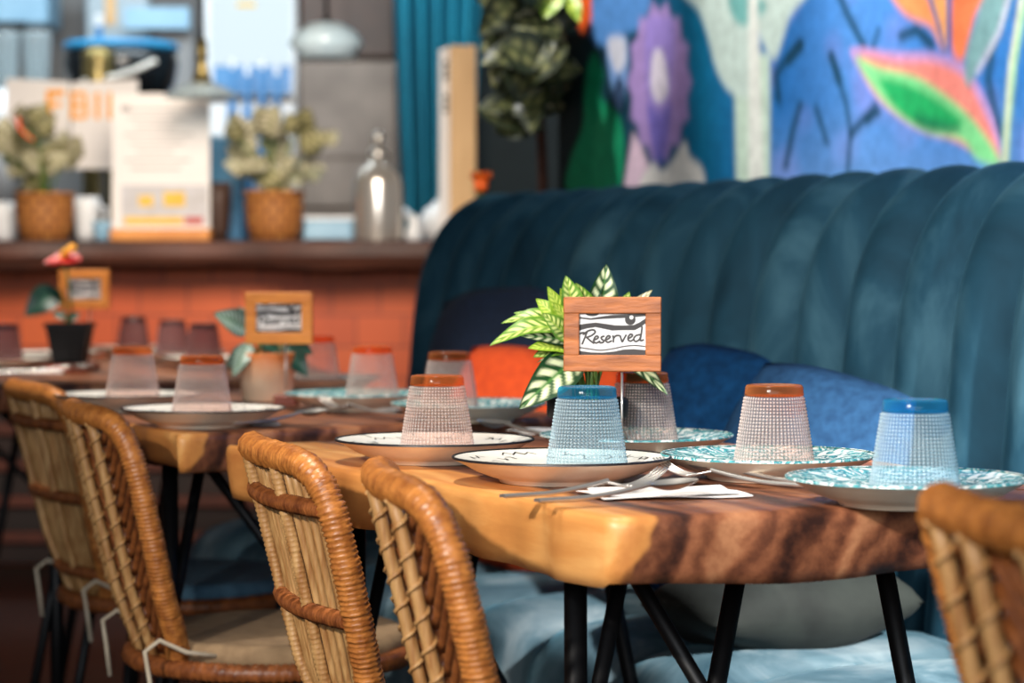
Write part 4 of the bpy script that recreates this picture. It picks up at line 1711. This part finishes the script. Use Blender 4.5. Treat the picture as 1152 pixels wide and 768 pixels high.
basket_plant('pale olive leafy plant in a wicker basket at the left end of the bar', 51, 7.98, 66, 54, 11, (40, 166, 54, 54), olive, pale, orange_bloom, 46, (24, 38))
basket_plant('pale cream leafy plant in a wicker basket in the middle of the bar', 309, 7.98, 66, 56, 12, (318, 160, 74, 56), pale, olive, None, 36, (28, 44))


def prism(b, pts, Y, th, mi=0, base=Vector((0, 0, 0))):
    """an outline seen from the front, given its thickness"""
    f = [on_y(p[0], p[1], Y) - base for p in pts]
    k = [p + Vector((0, th, 0)) for p in f]
    n = len(pts)
    b.add(f + k, [tuple(range(n)), tuple(range(n, 2 * n))[::-1]] + [(i, (i + 1) % n, n + (i + 1) % n, n + i) for i in range(n)], mi, False)


def rect(x0, y0, x1, y1):
    return [(x0, y0), (x1, y0), (x1, y1), (x0, y1)]


# menu on its honey wood foot
MY = 7.86
t = thing('menu_stand', 'tall white paper menu standing in a honey wood foot on the bar', 'menu', on_y(182, 271, MY) * 1.0)
t.location.z = CT
B0 = Vector(t.location)
b = MB()
c = on_y(182, 264.5, MY) - B0
b.box((0, 0, px_w(6.5, MY)), (px_w(112, MY), 0.09, px_w(13, MY)), 0, None, 0.004)
b.build('foot', M['honey'], t)
b = MB()
prism(b, rect(126, 105, 236, 258), MY, 0.012, 0, B0)
b.build('sheet', M['white_paper'], t)
b = MB()
for k in range(8):
    y = 122 + k * 9.5
    x0 = 138 + (k * 7) % 20
    prism(b, rect(x0, y, 236 - 16 - (k * 11) % 30, y + 2), MY - 0.004, 0.003, 0, B0)
prism(b, rect(136, 119, 146, 125), MY - 0.004, 0.003, 0, B0)
b.build('printed_lines', M['grey_ink'], t)
b = MB()
prism(b, rect(136, 208, 234, 254), MY - 0.004, 0.003, 0, B0)
prism(b, rect(156, 220, 172, 232), MY - 0.006, 0.002, 1, B0)
prism(b, rect(184, 216, 208, 232), MY - 0.006, 0.002, 1, B0)
prism(b, rect(140, 244, 206, 252), MY - 0.006, 0.002, 1, B0)
prism(b, rect(208, 244, 228, 252), MY - 0.006, 0.002, 2, B0)
b.build('printed_picture', [M['print_grey'], M['yellow_ink'], M['red_ink']], t)

# white poster with orange capitals behind the plant and menu
SY = 8.35
t = thing('poster_board', 'white poster with bold orange capitals behind the left basket plant', 'sign', (on_y(75, 270, SY).x, SY, CT))
B0 = Vector(t.location)
b = MB()
prism(b, [(7, 88), (78, 92), (78, 190), (7, 190)], SY, 0.012, 0, B0)
prism(b, [(80, 93), (155, 89), (155, 190), (80, 190)], SY, 0.012, 0, B0)
b.build('board', M['white_paper'], t)
b = MB()
prism(b, rect(78, 92, 80.5, 190), SY + 0.014, 0.01, 0, B0)
prism(b, rect(40, 190, 48, 272), SY + 0.014, 0.012, 0, B0)
prism(b, rect(112, 190, 120, 272), SY + 0.014, 0.012, 0, B0)
prism(b, rect(36, 150, 124, 158), SY + 0.014, 0.010, 0, B0)
b.build('back_support', M['ink_black'], t)


def letters():
    q = MB()
    z = SY - 0.004

    def r(x0, y0, x1, y1):
        prism(q, rect(x0, y0, x1, y1), z, 0.004, 0, B0)
    # F
    r(52, 101, 58, 134)
    r(58, 101, 72, 108)
    r(58, 115, 69, 120)
    # B
    r(79, 103, 84, 134)
    r(84, 103, 94, 108)
    r(84, 116, 95, 121)
    r(84, 129, 95, 134)
    r(94, 105, 98, 118)
    r(94.5, 119, 99, 132)
    # I I
    r(107, 104, 112, 134)
    r(121, 104, 126, 134)
    return q


letters().build('lettering', M['orange_ink'], t)

# steel jug
JY = 7.95
t = thing('steel_jug', 'tall polished steel vacuum jug with a ball lid at the right of the bar', 'jug', ((426 - 576) / FPX * JY, JY, CT))
w, h = px_w(28, JY), px_w(86, JY)
b = MB()
b.lathe([(0.0005, 0.0), (w * 0.98, 0.0), (w, 0.006), (w, h * 0.70), (w * 0.96, h * 0.80), (w * 0.80, h * 0.92), (w * 0.52, h * 0.99), (w * 0.40, h * 1.02), (w * 0.38, h * 1.10), (0.0005, h * 1.10)], 56)
b.build('body', M['jug_steel'], t)
b = MB()
b.lathe([(w * 0.40, h * 1.10), (w * 0.42, h * 1.13), (w * 0.30, h * 1.20), (w * 0.14, h * 1.24), (w * 0.10, h * 1.28), (0.0005, h * 1.28)], 40)
b.ball((0, 0, h * 1.34), w * 0.28, 20, 12)
b.build('lid', M['steel'], t)


def cup(name, label, px, Y, wpx, hpx, mat, cat='cup', group=None, handle=True, z=CT):
    t = thing(name, label, cat, ((px - 576) / FPX * Y, Y, z), 0, group)
    w, h = px_w(wpx, Y) / 2, px_w(hpx, Y)
    b = MB()
    b.lathe([(0.0005, 0.0), (w * 0.62, 0.0), (w * 0.8, h * 0.2), (w * 0.97, h * 0.7), (w, h), (w * 0.93, h), (w * 0.88, h * 0.6), (w * 0.6, h * 0.14), (0.0005, h * 0.12)], 36)
    b.build('body', mat, t)
    if handle:
        b = MB()
        b.tube([(w * 0.9, 0, h * 0.8), (w * 1.4, 0, h * 0.75), (w * 1.45, 0, h * 0.4), (w * 0.85, 0, h * 0.28)], h * 0.06, 8)
        b.build('handle', mat, t)
    return t


G_C = 'white crockery on the bar'
cup('cup', 'white cup at the left picture edge on the bar', 6, 8.15, 34, 44, M['white_ceramic'], 'cup', G_C)
cup('cup', 'white cup between the left basket and the menu', 98, 8.2, 30, 50, M['white_ceramic'], 'cup', G_C)
cup('cup', 'dark brown cup right of the white menu', 246, 8.1, 30, 66, M['brown_panel'], 'cup', None, False)
cup('bowl', 'small pale blue bowl left of the white menu', 116, 8.0, 24, 22, M['pale_blue'], 'bowl', None, False)


def tray_box(name, label, cat, x0, y0, x1, y1, Y, depth, mat, lid=None):
    t = thing(name, label, cat, (((x0 + x1) / 2 - 576) / FPX * Y, Y + depth / 2, CT))
    w, h = px_w(x1 - x0, Y), px_w(y1 - y0, Y)
    b = MB()
    wl = 0.008
    b.box((0, 0, wl / 2 + 0.001), (w, depth, wl))
    for s in (-1, 1):
        b.box((s * (w / 2 - wl / 2), 0, h / 2), (wl, depth, h - 0.002), 0, None, 0.002)
        b.box((0, s * (depth / 2 - wl / 2), h / 2), (w - 2 * wl, wl, h - 0.002), 0, None, 0.002)
    b.build('body', mat, t)
    if lid:
        b = MB()
        b.box((0, 0, h + 0.005), (w + 0.01, depth + 0.01, 0.012), 0, None, 0.003)
        b.build('lid', lid, t)
    return t


tray_box('storage_box', 'light blue lidded plastic box between the menu and the cream plant', 'box', 232, 152, 272, 268, 8.32, 0.2, M['blue_box'], M['pale_blue'])
tray_box('tray', 'white and blue shallow tray between the cream plant and the steel jug', 'tray', 342, 244, 396, 268, 8.05, 0.25, M['pale_blue'], M['white_ceramic'])

# white teapot near the end of the bar, pepper pot in front of it
t = thing('teapot', 'white teapot at the right end of the bar beside the wooden post', 'teapot', ((496 - 576) / FPX * 8.4, 8.4, CT))
b = MB()
w = px_w(24, 8.4)
b.lathe([(0.0005, 0.0), (w * 0.6, 0.0), (w * 0.95, w * 0.55), (w, w * 1.0), (w * 0.8, w * 1.5), (w * 0.45, w * 1.75), (0.0005, w * 1.78)], 36)
b.build('body', M['white_ceramic'], t)
b = MB()
b.tube([(-w * 0.8, 0, w * 0.8), (-w * 1.4, 0, w * 1.1), (-w * 1.75, 0, w * 1.6)], lambda f: w * (0.24 - 0.12 * f), 10)
b.build('spout', M['white_ceramic'], t)
b = MB()
b.lathe([(w * 0.45, w * 1.75), (w * 0.3, w * 1.92), (w * 0.1, w * 1.98), (w * 0.12, w * 2.15), (0.0005, w * 2.2)], 24)
b.build('lid', M['white_ceramic'], t)
t = thing('pepper_pot', 'small white pepper pot right of the steel jug', 'shaker', ((466 - 576) / FPX * 7.95, 7.95, CT))
b = MB()
w = px_w(10, 7.95)
b.lathe([(0.0005, 0.0), (w, 0.0), (w * 0.9, w * 1.2), (w * 0.5, w * 1.8), (w * 0.7, w * 2.4), (w * 0.4, w * 2.9), (0.0005, w * 3.0)], 24)
b.build('body', M['white_ceramic'], t)

# wooden post with a white printed side
t = thing('menu_post', 'pale wooden block post with a white printed side standing at the bar end', 'sign', ((516 - 576) / FPX * 7.92, 7.92, CT))
B0 = Vector(t.location)
b = MB()
prism(b, rect(506, 51, 535, 270.3), 7.92, 0.14, 0, B0)
b.build('block', M['pale_wood'], t)
b = MB()
prism(b, [(494, 56), (505.6, 52), (505.6, 270.3), (494, 270.3)], 7.92, 0.13, 0, B0)
b.build('printed_side', M['white_paper'], t)
b = MB()
for (y0, y1) in ((68, 74), (76, 82), (84, 90), (106, 112), (114, 120), (122, 127)):
    prism(b, rect(499, y0, 504, y1), 7.914, 0.005, 0, B0)
b.build('printed_marks', M['ink_black'], t)

# ------------------------------------------------------------------ back bar
shelf_z = on_y(100, 100, 10.3).z
t = thing('back_counter', 'low dark back counter running along the rear wall behind the bar', 'counter', (-1.3, 10.45, 0))
b = MB()
b.box((-0.2, 0, 0.6), (3.4, 0.75, 1.20), 0, None, 0.01)
b.build('body', M['ink_black'], t)
b = MB()
b.box((-0.2, -0.02, 1.22), (3.46, 0.82, 0.04), 0, None, 0.006)
b.build('worktop', M['taupe'], t)
BZ = 1.24


def backbox(name, label, cat, x0, y0, x1, y1, Y, depth, mat, z=BZ, parts=()):
    """stands on the back counter with its front where the photo shows it"""
    p0, p1 = on_y(x0, y0, Y), on_y(x1, y1, Y)
    zb = min(p1.z, p0.z)
    t = thing(name, label, cat, ((p0.x + p1.x) / 2, Y + depth / 2, z))
    b = MB()
    b.box((0, 0, (p0.z - z) / 2), (p1.x - p0.x, depth, p0.z - z), 0, None, 0.012)
    b.build('body', mat, t)
    for (nm, a0, b0, a1, b1, th, m) in parts:
        q = MB()
        prism(q, rect(a0, b0, a1, b1), Y - th, th, 0, Vector(t.location))
        q.build(nm, m, t)
    return t


backbox('drinks_fridge', 'bright white lit glass door fridge behind the pendant lamp', 'fridge', 228, -70, 334, 200, 10.28, 0.4, M['white_ceramic'],
        parts=[('glass_door', 236, -60, 328, 72, 0.012, M['fridge_light']), ('lower_panel', 240, 74, 328, 106, 0.012, M['blue_bottle']), ('door_trim', 236, 107, 330, 114, 0.016, M['gloss_black']), ('brand_strip', 266, 3, 288, 8, 0.016, M['yellow_ink'])])
for k, x in enumerate((262, 279, 296, 312)):
    t = thing('bottle', 'pale blue bottle in front of the lit fridge, ' + ('leftmost of four', 'second from left of four', 'third from left of four', 'rightmost of four')[k], 'bottle', ((x - 576) / FPX * 10.14, 10.14, BZ), 0, 'blue bottles in front of the fridge')
    b = MB()
    hh = on_y(x, 66 + 8 * (k % 2), 10.14).z - BZ
    w = px_w(7, 10.14)
    b.lathe([(0.0005, 0), (w, 0), (w, hh * 0.6), (w * 0.4, hh * 0.78), (w * 0.36, hh * 0.96), (0.0005, hh * 0.97)], 20)
    b.build('body', M['blue_bottle'], t)
    b = MB()
    b.lathe([(w * 0.42, hh * 0.93), (w * 0.42, hh), (0.0005, hh)], 16)
    b.build('cap', M['white_ceramic'], t)
backbox('wall_cabinet', 'dark brown wooden cabinet behind the second pendant lamp', 'cabinet', 336, -60, 446, 66, 10.3, 0.3, M['brown_panel'], on_y(400, 66, 10.3).z,
        [('door', 342, -55, 390, 62, 0.012, M['brown_panel']), ('door', 394, -55, 440, 62, 0.012, M['brown_panel'])])
backbox('oven', 'taupe grey metal oven below the brown cabinet', 'oven', 336, 68, 450, 190, 10.0, 0.5, M['taupe'], BZ,
        [('door', 344, 78, 442, 176, 0.012, M['taupe'])])
backbox('coffee_machine', 'pale blue and grey coffee machine at the upper left', 'machine', -20, -40, 54, 22, 10.2, 0.3, M['pale_blue'], on_y(0, 27, 10.2).z,
        [('dark_strip', -18, 24, 30, 36, 0.01, M['gloss_black'])])
backbox('grinder', 'pale beige grinder body behind the black pan', 'machine', 168, 28, 218, 180, 10.25, 0.25, M['plaster'], BZ,
        [('hopper', 140, 8, 212, 32, 0.1, M['pale_blue'])])
backbox('panel_board', 'upright pale panel behind the blue bottle and poster', 'panel', 96, -40, 168, 150, 10.4, 0.08, M['pale_grey'], BZ, [('strip', 118, -40, 130, 28, 0.01, M['pale_wood'])])

for k, (x, lab) in enumerate(((8, 'frosted glass blender jar at the left picture edge'), (43, 'frosted glass blender jar second from the left edge'))):
    t = thing('blender_jar', lab, 'jar', ((x - 576) / FPX * 9.6, 9.6, 1.24), 0, 'blender jars at the left')
    b = MB()
    w, z0, z1 = px_w(16, 9.6), 0.0, on_y(x, 36, 9.6).z - 1.24
    zl = on_y(x, 100, 9.6).z - 1.24
    b.lathe([(w * 0.7, zl), (w * 0.85, zl + 0.02), (w, z1 - 0.02), (w * 1.03, z1), (w * 0.95, z1), (w * 0.8, zl + 0.02), (0.0005, zl + 0.015)], 32)
    b.build('jar', M['clear'], t)
    b = MB()
    b.lathe([(0.0005, 0.0), (w * 0.95, 0.0), (w * 0.9, zl * 0.8), (w * 0.7, zl), (0.0005, zl)], 32)
    b.build('motor_base', M['white_ceramic'], t)
    b = MB()
    b.lathe([(w * 1.0, z1), (w * 0.98, z1 + 0.02), (w * 0.3, z1 + 0.028), (0.0005, z1 + 0.028)], 32)
    b.build('lid', M['ink_black'], t)

# big black and blue pan with a long pale handle, brass canister, bottle
KY = 9.3
t = thing('sauce_pan', 'large black pan with a blue enamel rim and long pale handle', 'pan', ((138 - 576) / FPX * KY, KY, 1.10))
B0 = Vector(t.location)
w = px_w(64, KY)
zt, zb = on_y(130, 50, KY).z - 1.10, on_y(130, 122, KY).z - 1.10
b = MB()
b.lathe([(0.0005, zb), (w * 0.62, zb), (w * 0.92, zb + (zt - zb) * 0.35), (w, zb + (zt - zb) * 0.7), (w * 0.95, zt - 0.02), (w * 0.9, zt - 0.02), (w * 0.85, zb + 0.04), (0.0005, zb + 0.02)], 56)
b.build('pan_body', M['gloss_black'], t)
b = MB()
ring = [Vector((w * 0.93 * math.cos(a), w * 0.93 * math.sin(a), zt - 0.012)) for a in [2 * PI * k / 60 for k in range(60)]]
b.tube(ring, 0.018, 10, True)
b.build('rim', M['blue_box'], t)
b = MB()
b.lathe([(0.0005, 0.0), (w * 0.5, 0.0), (w * 0.5, zb - 0.002), (0.0005, zb - 0.002)], 40)
b.build('burner', M['dark_blue'], t)
b = MB()
b.tube([on_y(*p, KY - 0.34) - B0 for p in ((92, 92), (130, 86), (150, 80), (176, 68))], 0.010, 10)
b.build('handle', M['pan_handle'], t)
# its stand
t2 = thing('trolley', 'dark service trolley behind the bar carrying the pan and canister', 'trolley', ((138 - 576) / FPX * KY, KY, 0))
b = MB()
b.box((0.0, 0, 1.08), (1.0, 0.66, 0.036), 0, None, 0.008)
b.build('tray_top', M['gloss_black'], t2)
for sx in (-1, 1):
    for sy in (-1, 1):
        b = MB()
        b.tube([(sx * 0.46, sy * 0.29, 1.064), (sx * 0.46, sy * 0.29, 0.0)], 0.016, 8)
        b.build('leg', M['black_metal'], t2)
CYY = 8.98
t = thing('canister', 'ribbed brass canister in front of the black pan', 'canister', ((111 - 576) / FPX * CYY, CYY + 0.02, 1.10))
b = MB()
w, h = px_w(18, CYY), on_y(111, 52, CYY).z - 1.10
prof = [(0.0005, 0.0), (w, 0.0)]
for k in range(24):
    prof.append((w * (1.0 + 0.02 * (k % 2)), 0.004 + (h * 0.9) * k / 24))
prof += [(w, h * 0.91), (w * 0.9, h * 0.95)]
b.lathe(prof, 40)
b.build('body', M['brass'], t)
b = MB()
b.lathe([(w * 1.02, h * 0.92), (w * 1.02, h * 0.97), (w * 0.7, h), (0.0005, h)], 40)
b.build('lid', M['brass'], t)
t = thing('bottle', 'tall pale blue bottle rising behind the brass canister', 'bottle', ((99 - 576) / FPX * 9.85, 10.15, BZ))
b = MB()
w, h = px_w(10, 10.15), on_y(99, 16, 10.15).z - BZ
b.lathe([(0.0005, 0), (w, 0), (w, h * 0.72), (w * 0.45, h * 0.86), (w * 0.4, h * 0.97), (0.0005, h * 0.97)], 28)
b.build('body', M['blue_bottle'], t)
b = MB()
b.lathe([(w * 0.46, h * 0.94), (w * 0.46, h), (0.0005, h)], 20)
b.build('cap', M['white_ceramic'], t)


# pendant lamps
def pendant(label, px, Y, parts_px, kind):
    t = thing('pendant_lamp', label, 'lamp', ((px - 576) / FPX * Y, Y, on_y(px, 60, Y).z), 0, 'pendant lamps over the bar')
    z0 = t.location.z

    def zz(py):
        return on_y(px, py, Y).z - z0
    b = MB()
    b.tube([(0, 0, 3.0 - z0), (0, 0, zz(parts_px[0]))], 0.007, 8)
    b.build('cord', M['black_metal'], t)
    return t, zz


t, zz = pendant('clear saucer pendant lamp with a dark brass socket hanging left of the fridge', 228, 7.6, (44,), 'saucer')
b = MB()
w = px_w(1, 7.6)
b.lathe([(0.0005, zz(44)), (w * 6, zz(44)), (w * 7, zz(66)), (w * 5.5, zz(68)), (w * 7, zz(76)), (w * 12, zz(94)), (0.0005, zz(94))], 32)
b.build('socket', M['brass'], t)
b = MB()
b.lathe([(w * 9, zz(92)), (w * 24, zz(97)), (w * 40, zz(106)), (w * 42, zz(110)), (w * 38, zz(108)), (w * 22, zz(100)), (w * 9, zz(95))], 48)
b.build('shade', M['clear'], t)
b = MB()
b.ball((0, 0, zz(101)), w * 6, 16, 10)
b.build('bulb', M['white_ceramic'], t)
t, zz = pendant('pale blue glass dome pendant lamp hanging in front of the brown cabinet', 368, 7.8, (24,), 'dome')
b = MB()
w = px_w(1, 7.8)
b.lathe([(w * 3, zz(24)), (w * 20, zz(27)), (w * 36, zz(38)), (w * 42, zz(50)), (w * 36, zz(56)), (w * 32, zz(66)), (w * 30, zz(66)), (w * 34, zz(55)), (w * 38, zz(49)), (w * 33, zz(40)), (w * 18, zz(30)), (w * 3, zz(27))], 48)
b.build('shade', M['dome_glass'], t)
b = MB()
b.lathe([(0.0005, zz(20)), (w * 4, zz(20)), (w * 5, zz(30)), (0.0005, zz(30))], 20)
b.build('socket', M['black_metal'], t)
b = MB()
b.ball((0, 0, zz(52)), w * 10, 16, 10)
b.build('bulb', M['white_ceramic'], t)

# teal curtain and the dark partition at the end of the bar
t = thing('curtain', 'teal hanging curtain in deep folds right of the oven', 'curtain', ((495 - 576) / FPX * 9.4, 9.4, 0))
B0 = Vector(t.location)
b = MB()
top, bot = [], []
nn = 90
xl, xr = on_y(438, 0, 9.4).x - B0.x, on_y(546, 0, 9.4).x - B0.x
rows, rows2 = [], []
for i in range(nn + 1):
    f = i / nn
    r1, r2 = [], []
    for z in np.linspace(0.05, 2.9, 16):
        gather = 0.72 + 0.28 * min(1, abs(z - 1.2) / 1.2)
        x = (xl + xr) / 2 + (f - 0.5) * (xr - xl) * gather
        y = 0.055 * math.sin(f * 2 * PI * 5.5) + 0.02 * math.sin(f * 31)
        r1.append((x, y, z))
        r2.append((x, y + 0.006, z))
    rows.append(r1)
    rows2.append(r2)
b.grid(rows)
b.grid(rows2)
b.build('cloth', M['teal_cloth'], t)
b = MB()
b.tube([(xl - 0.05, 0, 2.92), (xr + 0.05, 0, 2.92)], 0.015, 8)
b.build('rod', M['black_metal'], t)
b = MB()
b.box((on_y(454, 50, 9.75).x, 9.75, 1.5), (0.06, 0.10, 3.0))
structure(b.build('dark_gap_1', M['ink_black']))  # black column added to stand for the dark gap between oven and curtain
b = MB()
b.box((0.55, 9.9, 1.5), (1.5, 0.12, 3.0))
structure(b.build('wall_partition', M['charcoal']))

# dark leafy tree standing behind the end of the banquette
TY = 6.09
t = thing('potted_tree', 'dark broad-leaved indoor tree behind the far end of the banquette', 'plant', ((606 - 576) / FPX * TY, TY, 0))
B0 = Vector(t.location)
b = MB()
b.lathe([(0.0005, 0.0), (0.13, 0.0), (0.17, 0.30), (0.175, 0.32), (0.155, 0.32), (0.15, 0.27), (0.0005, 0.27)], 40)
b.build('pot', M['black_plastic'], t)
b = MB()
b.lathe([(0.0005, 0.29), (0.15, 0.285)], 32)
b.build('soil', M['soil'], t)
b = MB()
b.tube([(0, 0, 0.28), (0.01, 0, 0.8), (on_y(611, 200, TY) - B0), (on_y(608, 130, TY - 0.2) - B0), (on_y(602, 40, TY - 0.4) - B0), (on_y(600, -60, TY - 0.45) - B0)], lambda f: 0.016 - 0.007 * f, 10)
b.build('trunk', M['bark'], t)
rs = random.Random(5)
bf = MB()
for k in range(110):
    a = rs.uniform(0, 2 * PI)
    q = math.sqrt(rs.uniform(0.02, 1))
    cx, cy = 590 + 54 * q * math.cos(a), 62 + 110 * q * math.sin(a)
    if cy > 165:
        continue
    ln = px_w(rs.uniform(44, 74), TY)
    tp = on_y(cx, cy, TY - 0.47 + rs.uniform(-0.17, 0.17)) - B0
    over = max(0.0, (tp + B0).dot(N) - 2.52)
    tp = tp - N * over
    d = Vector(((cx - 602) / 60 + rs.uniform(-0.6, 0.6), rs.uniform(-0.7, 0.4), rs.uniform(-0.9, 0.1))).normalized()
    leaf(bf, tp - d * ln, tp, ln * 0.36, (rs.uniform(-0.6, 0.6), -1, rs.uniform(0.1, 1)), 0.1, deep if rs.random() < 0.8 else olive, 7, 12, 0.2)
for (bp, tp, hw) in (((626, -14), (612, 22), 15), ((640, -6), (652, 26), 9)):
    leaf(bf, on_y(*bp, TY - 0.65) - B0, on_y(*tp, TY - 0.68) - B0, px_w(hw, TY), (0, -1, 0.4), 0.05, lime_pl, 7, 12)
bf.build('foliage', M['leaf'], t)

# orange flower in a vase beyond the end of the banquette
FY = 6.35
fx = on_y(541, 205, FY)
t = thing('flower_vase', 'orange flower head showing above the far end of the banquette', 'flower', (fx.x, FY, 0))
B0 = Vector(t.location)
b = MB()
for k in range(11):
    a = 2 * PI * k / 11
    tip = Vector((px_w(15, FY) * math.cos(a), px_w(15, FY) * math.sin(a), fx.z + 0.018 + 0.012 * (k % 2)))
    leaf(b, Vector((0, 0, fx.z - 0.025)), tip, 0.016, (0, 0, 1), 0.05, lambda v, g: lin((255, 120, 40)), 5, 8)
b.ball((0, 0, fx.z - 0.008), 0.02, 12, 8)
for i in range(len(b.v)):
    b.c.setdefault(i, lin((255, 110, 36)))
b.build('petals', M['leaf'], t)
b = MB()
b.tube([(0, 0, 0.5), (0.004, 0, 0.8), (0, 0, fx.z - 0.02)], 0.005, 8)
b.build('stem', M['stem'], t)
b = MB()
b.lathe([(0.0005, 0.0), (0.07, 0.0), (0.09, 0.3), (0.06, 0.58), (0.045, 0.72), (0.05, 0.78), (0.042, 0.78), (0.038, 0.72), (0.05, 0.56), (0.0005, 0.52)], 32)
b.build('vase', M['ink_black'], t)
